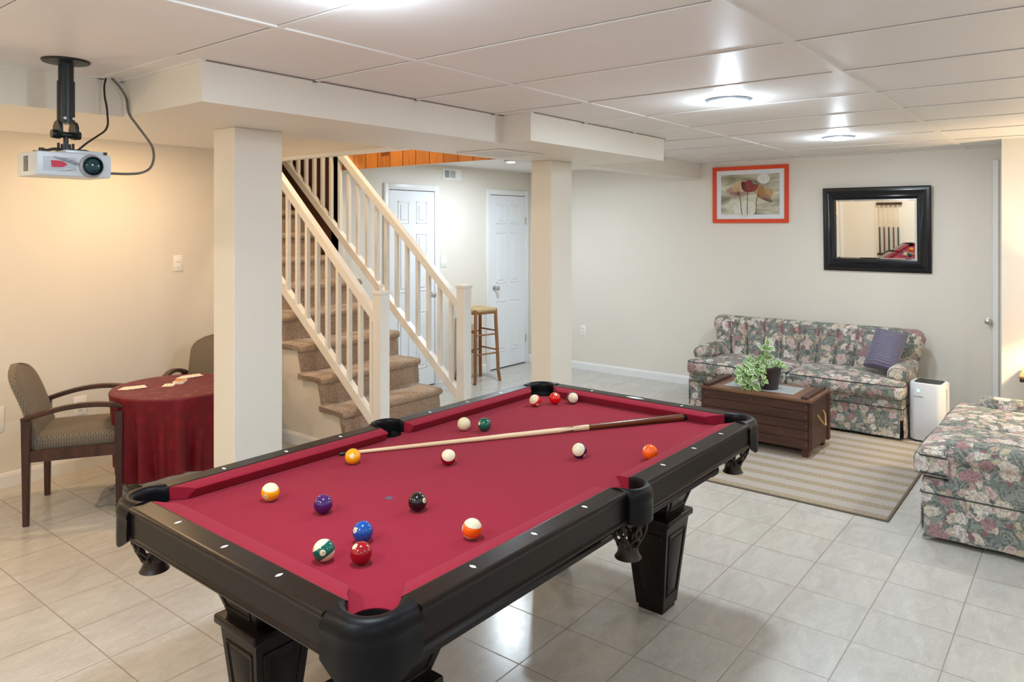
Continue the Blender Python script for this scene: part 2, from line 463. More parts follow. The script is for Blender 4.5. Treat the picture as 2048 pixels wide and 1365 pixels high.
M['cuewood'] = wood('maple cue shaft', srgb(216, 188, 148), srgb(232, 208, 172), .25, 0)
M['cuebutt'] = wood('brown cue butt', srgb(86, 46, 26), srgb(112, 62, 34), .22, 0)
M['ivory'] = plain('ivory resin', srgb(222, 210, 172), .11, 0, .6, var=.01)
M['ink'] = plain('black ink', (.01, .01, .01), .3)
M['card'] = plain('card paper', srgb(240, 236, 224), .5, var=.005)
M['cardback'] = plain('orange card back', srgb(206, 140, 70), .5)
M['cardred'] = plain('red card ink', srgb(176, 30, 30), .5)

# ================================================================== ROOM
def wallbox(name, lo, hi, m='wall'):
    o = MB().box(lo, hi).build(name, M[m], smooth=None); o['kind'] = 'structure'; return o
fl = MB().box((XN-.1, YN-.1, -.08), (XB+.1, YW+.1, 0)).build('floor', M['floor'], smooth=None, kind='structure')
T_ = .1
SX0, SX1 = 3.30, 4.225     # stairwell opening in the left wall and ceiling
mb = MB()
mb.box((XN, YW, 0), (SX0+.01, YW+T_, CEIL+.1)); mb.box((SX1, YW, 0), (XB+T_, YW+T_, CEIL+.1))
mb.build('wall_left', M['wall'], smooth=None, kind='structure')
wallbox('wall_back', (XB, YN, 0), (XB+T_, YW, CEIL+.1))
wallbox('wall_behind', (XN-T_, YN, 0), (XN, YW, CEIL+.1))
wallbox('wall_right', (XN, YN-T_, 0), (XB, YN, CEIL+.1))
wallbox('wall_nook', (6.427, YN, 0), (XB, .529, CEIL), 'wall')
# ceiling with an opening for the stairs
mb = MB()
z0, z1 = CEIL, CEIL+.05
mb.box((XN, YN, z0), (XB, 3.335, z1)); mb.box((XN, 3.335, z0), (SX0-.04, YW, z1)); mb.box((4.25, 3.335, z0), (XB, YW, z1))
mb.build('ceiling', M['ceil'], smooth=None, kind='structure')
# grid of tees
mb = MB(); tw, td = .012, .005
def tee_y(x, y0, y1, w=tw): mb.box((x-w, y0, CEIL-td), (x+w, y1, CEIL+.002))
def tee_x(y, x0, x1, w=tw): mb.box((x0, y-w, CEIL-td-.0006), (x1, y+w, CEIL+.002))
xs = [1.3747+i*.6096 for i in range(-5, 10)]
for x in xs:
    if x < XN or x > XB: continue
    hi = 3.345 if x < 1.47 else (2.47 if 3.287 < x < 4.91 else (3.14 if x > 4.91 else 2.68))
    tee_y(x, YN if x < 6.427 else .529, hi)
for k, y in enumerate([2.0409, .8217, -.3975, -1.6167]):
    tee_x(y, XN, XB if y > .53 else 6.427, .0165 if k == 1 else tw)
# wall angle along the beams
mb.box((1.47, 2.662, CEIL-td), (3.287, 2.68, CEIL)); mb.box((3.27, 2.452, CEIL-td), (4.91, 2.47, CEIL)); mb.box((XN, 3.327, CEIL-td), (1.47, 3.345, CEIL))
mb.box((4.91, 3.122, CEIL-td), (XB, 3.14, CEIL)); mb.box((XB-.018, .529, CEIL-td), (XB, 3.14, CEIL)); mb.box((1.452, 2.662, CEIL-td), (1.47, 3.345, CEIL))
mb.build('trim_1', M['tee'], smooth=None, kind='structure')
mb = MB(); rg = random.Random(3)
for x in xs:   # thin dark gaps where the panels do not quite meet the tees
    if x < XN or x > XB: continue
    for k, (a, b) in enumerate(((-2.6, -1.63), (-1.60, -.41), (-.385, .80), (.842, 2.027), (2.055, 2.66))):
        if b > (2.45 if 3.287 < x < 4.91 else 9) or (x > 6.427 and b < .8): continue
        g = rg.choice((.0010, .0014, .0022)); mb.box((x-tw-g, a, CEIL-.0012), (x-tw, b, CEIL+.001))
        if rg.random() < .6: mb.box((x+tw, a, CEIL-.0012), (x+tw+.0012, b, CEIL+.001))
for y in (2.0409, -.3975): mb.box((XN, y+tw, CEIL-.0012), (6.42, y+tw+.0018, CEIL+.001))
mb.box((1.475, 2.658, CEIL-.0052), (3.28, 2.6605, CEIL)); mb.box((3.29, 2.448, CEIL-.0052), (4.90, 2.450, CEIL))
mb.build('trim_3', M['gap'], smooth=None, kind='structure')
# beams and soffits boxed in and painted like the walls
mb = MB()
mb.box((1.47, 2.68, SOF), (4.91, 3.345, CEIL)); mb.box((4.91, 3.14, SOF), (XB, 3.335, CEIL)); mb.box((3.287, 2.47, SOF), (4.91, 2.68, CEIL))
mb.box((XN, 3.345, SOF), (2.49, 4.28, CEIL))
mb.build('ceiling_beam', M['wall'], smooth=None, kind='structure')
# posts
for lo, hi in (((1.939, 3.238, 0), (2.206, 3.427, SOF)), ((4.365, 3.09, 0), (4.63, 3.275, SOF))):
    o = MB().box(lo, hi, .004, 1).build('wall_post', M['wall'], smooth=None, kind='structure')
# headers round the stair opening
HZ = 2.14
mb = MB(); mb.box((SX0-.04, 3.335, HZ), (SX0, YW, 3.2))
mb.build('wall_header', M['wall'], smooth=None, kind='structure')
mb = MB(); mb.box((SX0-.052, 3.335, HZ-.012), (SX0+.004, YW, HZ+.012)); mb.build('trim_2', M['trim'], smooth=None, kind='structure')
mb = MB(); mb.box((4.215, 3.335, HZ-.005), (4.23, YW, 3.3)); mb.box((SX0, 3.30, CEIL), (4.215, 3.335, 3.3)); mb.build('wall_panelling', M['panel'], smooth=None, kind='structure')
wallbox('wall_hall', (4.23, 3.335, HZ-.005), (4.25, YW, CEIL), 'wall')
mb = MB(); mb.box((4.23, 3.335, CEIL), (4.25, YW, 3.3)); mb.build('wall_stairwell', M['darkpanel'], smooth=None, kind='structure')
# stairwell beyond the wall
mb = MB()
mb.box((SX0-.05, YW+T_, 0), (SX0, 7.6, 3.3)); mb.box((SX1, YW+.002, 0), (SX1+.05, 7.6, 3.3)); mb.box((SX0, 7.55, 0), (SX1, 7.6, 3.3))
mb.box((SX0-.05, YW, CEIL+.1), (SX0, YW+T_, 3.3))
mb.box((SX0-.05, 3.30, 3.3), (4.25, 7.6, 3.34))
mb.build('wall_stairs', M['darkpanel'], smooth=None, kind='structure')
# baseboards
def base_y(name, x0, x1, y=YW):
    MB().prism([(y, 0), (y-.014, 0), (y-.014, .07), (y-.008, .088), (y, .09)], x0, x1, 'x').build(name, M['trim'], smooth=None, kind='structure')
base_y('baseboard_left', XN, 3.295)
base_y('baseboard_hall', 5.515, 6.27)
base_y('baseboard_corner', 7.062, XB-.015)
MB().prism([(XB, 0), (XB-.014, 0), (XB-.014, .068), (XB-.008, .083), (XB, .085)], 1.0, YW-.002, 'y').build('baseboard_back', M['trim'], smooth=None, kind='structure')
# ------------------------------------------------------------------ doors on the left wall
def panel_door(name, x0, x1, ztop, knob_x, hinge_x, handle_label):
    root = empty(name, ((x0+x1)/2, YW, 0)); root['kind'] = 'structure'
    w = x1-x0; h = ztop
    def L(p): return (p[0]-(x0+x1)/2, p[1]-YW, p[2])
    mb = MB()
    cw = .068
    for lo, hi in (((x0-cw, YW-.02, 0), (x0-.004, YW, h+cw)), ((x1+.004, YW-.02, 0), (x1+cw, YW, h+cw)), ((x0-.004, YW-.02, h+.006), (x1+.004, YW, h+cw))):
        mb.box(L(lo), L(hi), .006, 2)
    mb.build('door_casing', M['trim'], root)
    mb = MB(); mb.box(L((x0-.004, YW-.0015, 0)), L((x1+.004, YW, h+.006))); mb.build('door_gap', M['plate_dark'], root, None)
    # slab with six moulded panels
    mb = MB(); yf = YW-.014
    mb.box(L((x0, yf, .012)), L((x1, YW-.001, h)), .002, 1)
    cols = [(x0+.11, x0+w/2-.05), (x0+w/2+.05, x1-.11)]
    rows = [(.2, .78), (.98, 1.56), (1.66, 1.88)]
    for a, b in cols:
        for c, d in rows:
            # groove frame and raised field
            for (fa, fb, fc, fd, dep) in ((a, b, c, d, .004),):
                g = .012
                mb.prism([(fc, 0)], 0, 0) if False else None
                for lo, hi in (((a, yf-.005, c), (a+g, yf, d)), ((b-g, yf-.005, c), (b, yf, d)), ((a, yf-.005, c), (b, yf, c+g)), ((a, yf-.005, d-g), (b, yf, d))):
                    mb.box(L(lo), L(hi), .003, 1)
                mb.box(L((a+.035, yf-.006, c+.035)), L((b-.035, yf, d-.035)), .005, 1)
    mb.build('door_slab', M['door'], root, 30)
    mb = MB(); kx = knob_x-(x0+x1)/2
    R = Matrix.Translation((kx, -.014, .93)) @ Matrix.Rotation(radians(90), 4, 'X')
    mb.lathe([(.03, 0), (.03, .006), (.012, .010), (.011, .03), (.020, .036), (.027, .048), (.026, .06), (.016, .068), (.002, .07)], n=24, M=R)
    tag(mb.build('door_knob', M['steel'], root, 40), 'round brushed nickel '+handle_label)
    for z in (.25, 1.65):
        MB().box((hinge_x-(x0+x1)/2-.008, -.026, z), (hinge_x-(x0+x1)/2+.008, -.012, z+.09), .002, 1).build('hinge', M['steel'], root)
    return root
panel_door('door_1', 4.825, 5.443, 1.985, 5.385, 4.822, 'door knob')
panel_door('door_2', 6.339, 6.985, 1.985, 6.41, 6.988, 'door knob')
# flush door in the back wall at the right
d3 = empty('door_3', (XB, 1.0, 0)); d3['kind'] = 'structure'
MB().box((-.002, -.355, .012), (-.0002, .055, 2.16)).build('door_slab', M['wall'], d3)
MB().box((-.02, -.399, 0), (-.0005, -.358, 2.17), .003, 1).build('door_casing', M['trim'], d3)
R = Matrix.Translation((-.002, -.33, .864)) @ Matrix.Rotation(radians(-90), 4, 'Y')
MB().lathe([(.026, 0), (.026, .005), (.011, .008), (.010, .028), (.019, .034), (.025, .046), (.022, .056), (.002, .062)], n=24, M=R).build('door_knob', M['steel'], d3, 40)

# ------------------------------------------------------------------ wall plates, vents, ceiling lights
def plate_y(name, x, z, w, h, label, cat, kind):
    r = empty(name, (x, YW, z), 0, label, cat)
    MB().box((-w/2, -.006, -h/2), (w/2, 0, h/2), .003, 2).build('cover_plate', M['plate'], r)
    if kind == 'switch2':
        for dx in (-.018, .018): MB().box((dx-.014, -.010, -.03), (dx+.014, -.005, .03), .002, 1).build('rocker', M['plate'], r)
    elif kind == 'switch1':
        MB().box((-.016, -.010, -.033), (.016, -.005, .033), .002, 1).build('rocker', M['plate'], r)
    elif kind == 'twin':
        for dz in (-.019, .019): MB().box((-.017, -.009, dz-.013), (.017, -.005, dz+.013), .002, 1).build('rocker', M['plate'], r)
    elif kind == 'outlet': outlet_face(r, Matrix.Identity(4))
    return r
def outlet_face(r, R):
    for dz in (-.02, .02):
        s = MB(); s.prism([(-.017, dz-.009), (.017, dz-.009), (.017, dz+.009), (.010, dz+.014), (-.010, dz+.014), (-.017, dz+.009)], -.009, -.005, 'y', R); so = s.build('socket', M['plate'], r)
        s = MB(); s.box((-.008, -.0096, dz-.004), (-.0055, -.0088, dz+.005), M=R); s.box((.0055, -.0096, dz-.004), (.008, -.0088, dz+.005), M=R); s.cyl(R @ Vector((0, -.0096, dz-.009)), R @ Vector((0, -.0088, dz-.009)), .002, n=8)
        s.build('slot', M['plate_dark'], so)
plate_y('light_switch', 2.743, 1.358, .072, .118, 'ivory two button switch plate on the warm lit left wall', 'light switch', 'twin')
plate_y('power_outlet', 2.069, .427, .085, .125, 'white double power outlet low on the wall between the chair armrests', 'power outlet', 'outlet')
plate_y('blank_plate', 1.575, .43, .11, .16, 'blank white cover plate low on the wall at the left edge of the photo', 'wall plate', 'none')
plate_y('light_switch', 5.591, 1.265, .085, .12, 'white double rocker switch plate right of the stair side door', 'light switch', 'switch2')
r = empty('power_outlet', (XB, 4.56, .446), -pi/2, 'white double power outlet on the back wall left of the sofa', 'power outlet')
MB().box((-.038, -.006, -.06), (.038, 0, .06), .003, 2).build('cover_plate', M['plate'], r); outlet_face(r, Matrix.Identity(4))
# supply register
r = empty('wall_vent', (5.72, YW, 2.183), 0, 'white metal air register high on the wall above and between the two white doors', 'vent')
MB().box((-.145, -.008, -.062), (.145, 0, .062), .003, 1).build('vent_frame', M['plate'], r)
MB().box((-.115, -.0095, -.038), (-.05, -.0075, .038)).build('vent_damper', M['silver_dark'], r)
mb = MB()
for k in range(8): mb.box((-.035, -.0105, -.036+k*.0095), (.045, -.0075, -.0305+k*.0095))
mb.build('louver', M['silver_dark'], r)
for dx in (-.133, .133): MB().cyl((dx, -.011, 0), (dx, -.007, 0), .004, n=8).build('screw', M['steel'], r)
r = empty('ceiling_vent', (3.74, 3.06, SOF), 0, 'flat beige return air grille under the ceiling beam beside the far post', 'vent')
mb = MB()
for lo, hi in (((-.225, -.19, -.008), (.225, -.155, 0)), ((-.225, .155, -.008), (.225, .19, 0)), ((-.225, -.155, -.008), (-.19, .155, 0)), ((.19, -.155, -.008), (.225, .155, 0))): mb.box(lo, hi, .003, 1)
mb.build('vent_frame', M['ceil'], r)
mb = MB()
for k in range(22): mb.box((-.19, -.152+k*.0139, -.006), (.19, -.144+k*.0139, -.002))
mb.build('louver', M['ceil'], r)
def downlight(x, y, z, label, glow='lampglow', r0=.11):
    r = empty('ceiling_light', (x, y, z), 0, label, 'ceiling light', 'recessed ceiling lights')
    MB().lathe([(r0, 0), (r0, -.006), (r0-.008, -.012), (r0-.022, -.013), (r0-.024, -.006), (r0-.024, 0)], n=40, close=False).build('trim_ring', M['silver_dark'], r, 40)
    MB().lathe([(r0-.024, -.008), (r0-.032, -.016), (r0*.45, -.022), (.002, -.024)], n=40, close=False).build('lens', M[glow], r, 60)
    return r
downlight(3.57, 1.44, CEIL, 'round white ceiling light on the middle tile row, nearer and larger in view')
downlight(5.56, 1.43, CEIL, 'round white ceiling light farther back, in front of the sofa wall')
downlight(5.6, 4.45, CEIL, 'small glowing ceiling light in the hall, behind the ceiling beam', 'hallglow', .07)

# lights of the room -------------------------------------------------------------
def area(name, loc, power, col, r=.08, rot=(0, 0, 0)):
    l = bpy.data.lights.new(name, 'AREA'); l.shape = 'DISK'; l.size = 2*r; l.energy = power; l.color = col
    o = bpy.data.objects.new(name, l); o.location = loc; o.rotation_euler = rot; link(o); return o
COOL = (.73, .875, 1.0); WARM = (1.0, .66, .34); SOFTW = (1.0, .86, .68)
LZ = CEIL-.03
for x, y, p in ((3.57, 1.44, 19), (5.56, 1.43, 17), (1.25, 1.53, 19), (-.43, 1.44, 26), (3.57, -.9, 10), (1.57, -.9, 7), (-.43, -.9, 9)):
    area('ceiling_lamp_light', (x, y, LZ), p*.95, COOL, .03 if x < 0 else .08)
    pt = bpy.data.lights.new('ceiling_lamp_glow', 'POINT'); pt.energy = 6.5; pt.color = COOL; pt.shadow_soft_size = .03
    po = bpy.data.objects.new('ceiling_lamp_glow', pt); po.location = (x, y, CEIL-.10); link(po)
area('hall_lamp_light', (5.6, 4.45, LZ), 31, (.78, .90, 1.0))
area('ceiling_lamp_light', (5.4, -.7, LZ), 17, SOFTW); area('ceiling_lamp_light', (-.35, 2.75, LZ), 20, (1, .80, .56))
area('warm_lamp_light', (2.2, 4.64, LZ), 15, WARM)
area('stairwell_lamp_light', (3.75, 4.6, 3.2), 22, (1, .78, .5))
for x, y in ((1.25, 1.53), (-.43, 1.44), (3.57, -.9), (1.57, -.9), (-.43, -.9), (5.4, -.7), (-.35, 2.75)):
    r = downlight(x, y, CEIL, 'round white ceiling light out of the picture over the pool table end of the room')
    r['label'] = {(1.25, 1.53): 'round white ceiling light above the near end of the pool table', (-.43, 1.44): 'round white ceiling light above the cue rack side of the room',
                  (3.57, -.9): 'round white ceiling light of the right row farthest from the camera', (1.57, -.9): 'round white ceiling light right of the camera, middle of its row', (-.43, -.9): 'round white ceiling light behind the camera on the right', (5.4, -.7): 'round white ceiling light above the loveseat, right of the picture', (-.35, 2.75): 'round white ceiling light left of the projector, outside the picture'}[(x, y)]
r = downlight(2.2, 4.64, CEIL, 'warm ceiling light hidden behind the soffit above the card table', 'hallglow', .08)

# ================================================================== STAIRS
RISE, RUN, Z1, Y1 = .205, .246, .14, 3.834
stairs = empty('staircase', (3.74, 3.83, 0), 0, 'straight staircase with brown carpeted steps rising through the ceiling opening', 'staircase')
stairs['kind'] = 'structure'
def step_mesh(k):
    zt = Z1+RISE*(k-1); zb = zt-RISE if k > 1 else 0.0; yn = Y1+RUN*(k-1)
    # profile in y,z: riser, nosing, tread
    prof = [(yn+.034, zb+.0), (yn+.034, (zb+zt-.06)/2), (yn+.034, zt-.058), (yn+.02, zt-.054)]
    for i in range(7):
        a = -pi/2-.2+i*(pi/2+.2+0.0)/6*1.0
        a = radians(255-i*27.5)
        prof.append((yn+.026+.026*cos(a), zt-.028+.028*sin(a)))
    prof += [(yn+.12, zt+.001), (yn+.2, zt), (yn+RUN+.036, zt), (yn+RUN+.036, zt-.05), (yn+.06, zt-.05), (yn+.06, zb)]
    x0, x1 = 3.268, SX1-.004 if k > 6 else 4.27
    nx = 64; rnd = random.Random(k)
    mb = MB(); n = len(prof); vs, fs = [], []
    for i in range(nx+1):
        x = x0+(x1-x0)*i/nx
        for j, (y, z) in enumerate(prof):
            tread = 2 <= j <= n-3
            xx = max(x, 3.308) if not tread else x
            e = .0035
            dy, dz, dx = (rnd.uniform(-e, e), rnd.uniform(-e, e), rnd.uniform(-e, e))
            if i in (0, nx): 
                yy = y; zz = z
                if tread: # rounded end
                    zz = zt-.025+(z-zt+.025)*.72; yy = y+(.008 if j < 11 else 0); dx *= 2.2
            else: yy, zz = y, z
            if j in (0, n-1) or (i == nx and k > 6): dx = dz = 0
            vs.append((xx+dx, yy+dy, max(0.0, zz+dz)))
    for i in range(nx):
        for j in range(n): fs.append((i*n+j, i*n+(j+1) % n, (i+1)*n+(j+1) % n, (i+1)*n+j))
    fs.append(tuple(range(n))); fs.append(tuple(range((nx+1)*n-1, nx*n-1, -1)))
    vs = [(a-3.74, b-3.83, c) for a, b, c in vs]
    mb.verts_faces(vs, fs)
    return mb.build('carpeted_step', M['carpet'], stairs, 50)
for k in range(1, 14): step_mesh(k)
# painted wall closing the side of the stairs
poly = [(Y1+.05, 0)]
for k in range(1, 8):
    y = Y1+RUN*(k-1)+.05; z = Z1+RISE*(k-1)-.048
    poly += [(y, z), (min(YW, y+RUN), z)]
    if y+RUN >= YW: break
poly += [(YW, 0)]
MB().prism(poly, 3.312, 3.36, 'x').build('wall_understairs', M['wall'], smooth=None, kind='structure')
MB().prism([(3.312, 0), (3.298, 0), (3.298, .07), (3.304, .088), (3.312, .09)], Y1+.06, YW-.016, 'y').build('baseboard_stairs', M['trim'], smooth=None, kind='structure')
# railings
def railing(name, xr, newel, y0, z_r0, z_s0, y1, slope_r, slope_s, nb, dy0, finial, label):
    r = empty(name, (xr, newel, 0), 0, label, 'railing'); w = .084
    def L(x, y, z): return (x-xr, y-newel, z)
    mb = MB(); mb.box(L(xr-w/2, newel-w/2, 0), L(xr+w/2, newel+w/2, 1.165), .004, 1)
    mb.prism([(-w/2-.006, -w/2-.006), (w/2+.006, -w/2-.006), (w/2+.006, w/2+.006), (-w/2-.006, w/2+.006)], 1.165, 1.183, 'z')
    np_ = mb.build('newel_post', M['rail_white'], r)
    if finial:
        MB().lathe([(.018, 0), (.020, .008), (.010, .014), (.012, .022), (.019, .034), (.016, .048), (.006, .058), (.004, .066), (.0005, .072)], c=(0, 0, 1.183), n=20).build('finial', M['rail_white'], np_, 60)
    def bar(nm, z0, sl, hw, hh):
        ya, yb = y0, y1
        MB().prism([(ya-newel, z0-hh), (ya-newel, z0), (yb-newel, z0+sl*(yb-ya)), (yb-newel, z0+sl*(yb-ya)-hh)], -hw, hw, 'x').build(nm, M['rail_white'], r)
    bar('handrail', z_r0, slope_r, .027, .078)
    bar('bottom_rail', z_s0+.075, slope_s, .024, .082)
    for i in range(nb):
        y = y0+dy0+i*.1235
        if y > y1-.02: break
        zb = z_s0+.06+slope_s*(y-y0); zt = z_r0-.045+slope_r*(y-y0)
        MB().box(L(xr-.0145, y-.0145, zb), L(xr+.0145, y+.0145, zt)).build('baluster', M['rail_white'], r, None)
    return r
railing('stair_railing', 3.42, 3.862, 3.90, 1.03, .21, 5.30, .892, .825, 20, .055, True, 'white painted stair railing nearer the card table, its newel topped with a finial')
railing('stair_railing', 4.19, 3.79, 3.83, 1.062, .29, 6.3, .872, .853, 28, .09, False, 'white painted stair railing on the far side of the steps, flat topped newel')
# small wooden plate on the panelling
MB().box((4.2, 4.66, 2.255), (4.216, 4.76, 2.36), .004, 1).build('wood_plate', M['panel'])
tag(bpy.data.objects['wood_plate'], 'small square wooden cover on the orange panelling above the stairs', 'cover plate')

# ================================================================== POOL TABLE
PT = empty('pool_table', (2.1038, 1.7636, 0), -.0128, 'pool table with burgundy cloth, black leather pockets and espresso wood legs', 'pool table')
BED = .755
def arc(cx, cy, r, a0, a1, n):
    return [(cx+r*cos(radians(a0+(a1-a0)*i/(n-1))), cy+r*sin(radians(a0+(a1-a0)*i/(n-1)))) for i in range(n)]
# bed outline with pocket cut-outs (counter clockwise from lower left)
out = []
out += arc(-1.008, -.518, .06, 118, -28, 16)          # corner --
out += arc(0, -.578, .058, 160, 20, 12)               # middle -
out += arc(1.008, -.518, .06, 208, 62, 16)            # +-
out += arc(1.008, .518, .06, 298, 152, 16)
out += arc(0, .578, .058, -20, -160, 12)
out += arc(-1.008, .518, .06, 28, -118, 16)
MB().prism(out, BED-.03, BED).build('playing_surface', M['felt'], PT, 30)
MB().lathe([(.013, 0), (.013, .0006), (.0005, .0008)], c=(-.487, .019, BED), n=20).build('foot_spot', M['spot'], PT)
# rails
def rail_profile():
    return [(.548, .700), (.548, .7985), (.551, .80), (.554, .80), (.6055, .80), (.6075, .80), (.613, .7988), (.6165, .7955), (.6175, .791), (.6165, .787), (.6125, .7845), (.6115, .780), (.6115, .777), (.6115, .7195), (.6115, .7165), (.6165, .7125), (.6180, .7085), (.6165, .704), (.611, .7015)]
def rail_long(x0, x1, sgn):
    MB().prism([(sgn*a, b) for a, b in rail_profile()], x0, x1, 'x').build('rail', M['ebony'], PT, 28)
def rail_short(y0, y1, sgn):
    MB().prism([(sgn*(a+.4905), b) for a, b in rail_profile()], y0, y1, 'y').build('rail', M['ebony'], PT, 28)
def cushion(P, u0, u1, n0, n1):
    """u along the rail at the wood edge, n along the nose; P maps (u, v, z)"""
    sec = [(.552, .798, 0), (.548, .7985, .03), (.53, .7965, .45), (.506, .7935, .82), (.498, .791, .97), (.4955, .7885, 1), (.498, .784, .97), (.512, .766, .8), (.515, .757, .75), (.552, .757, 0)]
    mb = MB(); m = len(sec); N = 24; vs = []; fs = []
    for i in range(N+1):
        t = i/N
        for (v, z, k) in sec:
            a = u0+(n0-u0)*k; b = u1+(n1-u1)*k
            vs.append(P(a+(b-a)*t, v, z))
    for i in range(N):
        for j in range(m): fs.append((i*m+j, i*m+(j+1) % m, (i+1)*m+(j+1) % m, (i+1)*m+j))
    fs += [tuple(range(m)), tuple(range((N+1)*m-1, N*m-1, -1))]
    mb.verts_faces(vs, fs); mb.build('cushion', M['felt'], PT, 40)
for sg in (-1, 1):
    for a, b in ((-.95, -.063), (.063, .95)):
        rail_long(a, b, sg)
        n0 = a+.062 if a < -.5 else a+.008; n1 = b-.062 if b > .5 else b-.008
        cushion(lambda u, v, z, sg=sg: (u, sg*v, z), a, b, n0, n1)
    rail_short(-.468, .468, sg)
    cushion(lambda u, v, z, sg=sg: (sg*(v+.486), u, z), -.468, .468, -.403, .403)
# sights
def sight(x, y, L=.023, W=.010, along='y', nm='rail_sight'):
    d = [(L/2, 0), (L/6, W/2), (-L/6, W/2), (-L/2, 0), (-L/6, -W/2), (L/6, -W/2)]
    poly = [(x+(b if along == 'y' else a), y+(a if along == 'y' else b)) for a, b in d]
    MB().prism(poly, .7998, .8006).build(nm, M['pearl'], PT, None)
for sg in (-1, 1):
    for k in (-3, -2, -1, 1, 2, 3): sight(k*.2475, sg*.578, along='y')
    for k in (-1, 0, 1):
        if sg == 1 and k == 0: continue
        sight(sg*1.068, k*.2475, along='x')
sight(1.068, 0, .10, .024, 'y', 'name_plate')
# pockets
def pocket(inner, outer, outb, nm='pocket_casting', zlow=.668):
    """inner / outer: matching plan paths"""
    n = len(inner); mb = MB(); vs, fs = [], []
    for i, ((ix, iy), (ox, oy)) in enumerate(zip(inner, outer)):
        t = i/(n-1); mid = sin(pi*t)
        dx, dy = ox-ix, oy-iy
        def at(f): return (ix+dx*f, iy+dy*f)
        zl = .70-(.70-zlow)*min(1, mid*1.6)
        for f, z in ((.02, .725), (0, .785), (.04, .796), (.14, .8015), (.4, .806), (.68, .803), (.88, .795), (.99, .782), (1.04, .768), (1.0, .764), (1.01, .74), (1.0+outb*.4, zl+.02), (1.0+outb*.2, zl), (.9, zl), (.85, .72)):
            x, y = at(f); vs.append((x, y, z))
    m = 15
    for i in range(n-1):
        for j in range(m): fs.append((i*m+j, i*m+(j+1) % m, (i+1)*m+(j+1) % m, (i+1)*m+j))
    fs += [tuple(range(m)), tuple(range(n*m-1, (n-1)*m-1, -1))]
    mb.verts_faces(vs, fs); return mb.build(nm, M['leather'], PT, 45)
def net(cx, cy, parent, rt=.056):
    """woven leather strap basket hanging under the pocket"""
    mb = MB(); N = 7
    def rad(s): return rt*(1+.22*sin(pi*min(1, s*1.15)))*(1-.42*s*s)
    for k in range(N):
        for sg in (-1, 1):
            pts = []
            for i in range(11):
                s = i/10; a = 2*pi*(k+.25*(sg+1))/N+sg*s*.55+sg*.22*sin(2*pi*s*1.5)
                r = rad(s); pts.append((cx+r*cos(a), cy+r*sin(a), .715-.115*s))
            mb.tube(pts, .0056, 6)
    mb.lathe([(.036, .008), (.034, 0), (.033, -.012), (.037, -.024), (.044, -.034), (.040, -.034), (.032, -.02), (.03, 0)], c=(cx, cy, .60), n=24, close=False)
    mb.lathe([(rt+.004, .73), (rt+.004, .712), (rt-.003, .712), (rt-.003, .73)], c=(cx, cy, 0), n=24, close=False)
    mb.build('pocket_net', M['net'], parent, 60)
    MB().lathe([(rt-.001, .755), (rt-.002, .70), (rt-.002, .695), (.001, .694)], c=(cx, cy, 0), n=24, close=False).build('pocket_liner', M['liner'], parent, 60)
def resample(path, n):
    L = [0]
    for a, b in zip(path, path[1:]): L.append(L[-1]+sqrt((a[0]-b[0])**2+(a[1]-b[1])**2))
    res = []
    for i in range(n):
        d = L[-1]*i/(n-1); k = 0
        while k < len(L)-2 and L[k+1] < d: k += 1
        f = (d-L[k])/max(1e-9, L[k+1]-L[k]); res.append((path[k][0]+(path[k+1][0]-path[k][0])*f, path[k][1]+(path[k+1][1]-path[k][1])*f))
    return res
NP = 29
cin = [(-.949, -.547)]+arc(-1.007, -.517, .058, -38, -232, 40)+[(-1.036, -.467)]
cout = [(-.949, -.6175)]+arc(-1.012, -.52, .1, -92, -178, 20)+[(-1.1125, -.467)]
for sx in (-1, 1):
    for sy in (-1, 1):
        pi_ = [(-sx*x, -sy*y) for x, y in resample(cin, NP)]; po_ = [(-sx*x, -sy*y) for x, y in resample(cout, NP)]
        p = pocket(pi_, po_, .06)
        net(sx*1.008, sy*.518, p)
min_ = [(.063, -.548)]+arc(0, -.572, .056, 8, -188, 30)+[(-.063, -.548)]
mout = [(.064, -.618)]+[(.066*cos(radians(a)), -.618-.042*abs(sin(radians(a)))) for a in range(-10, -180, -10)]+[(-.064, -.618)]
for sy in (-1, 1):
    p = pocket([(x, -sy*y) for x, y in resample(min_, NP)], [(x, -sy*y) for x, y in resample(mout, NP)], .05, zlow=.695)
    net(0, sy*.582, p, .052)
# cabinet
mb = MB()
def ring(zs):
    pass
prof = [(.52, .70), (.53, .70), (.505, .66), (.497, .61), (.503, .603), (.503, .588), (.49, .582), (.44, .582)]
for sg in (-1, 1):
    mb.prism([(sg*a, b) for a, b in prof], -.895, .895, 'x'); mb.prism([(sg*(a+.40), b) for a, b in prof], -.5, .5, 'y')
mb.box((-.88, -.49, .584), (.88, .49, .725)); mb.box((-.94, -.50, .70), (.94, .50, .725))
mb.build('cabinet', M['ebony'], PT, 40)
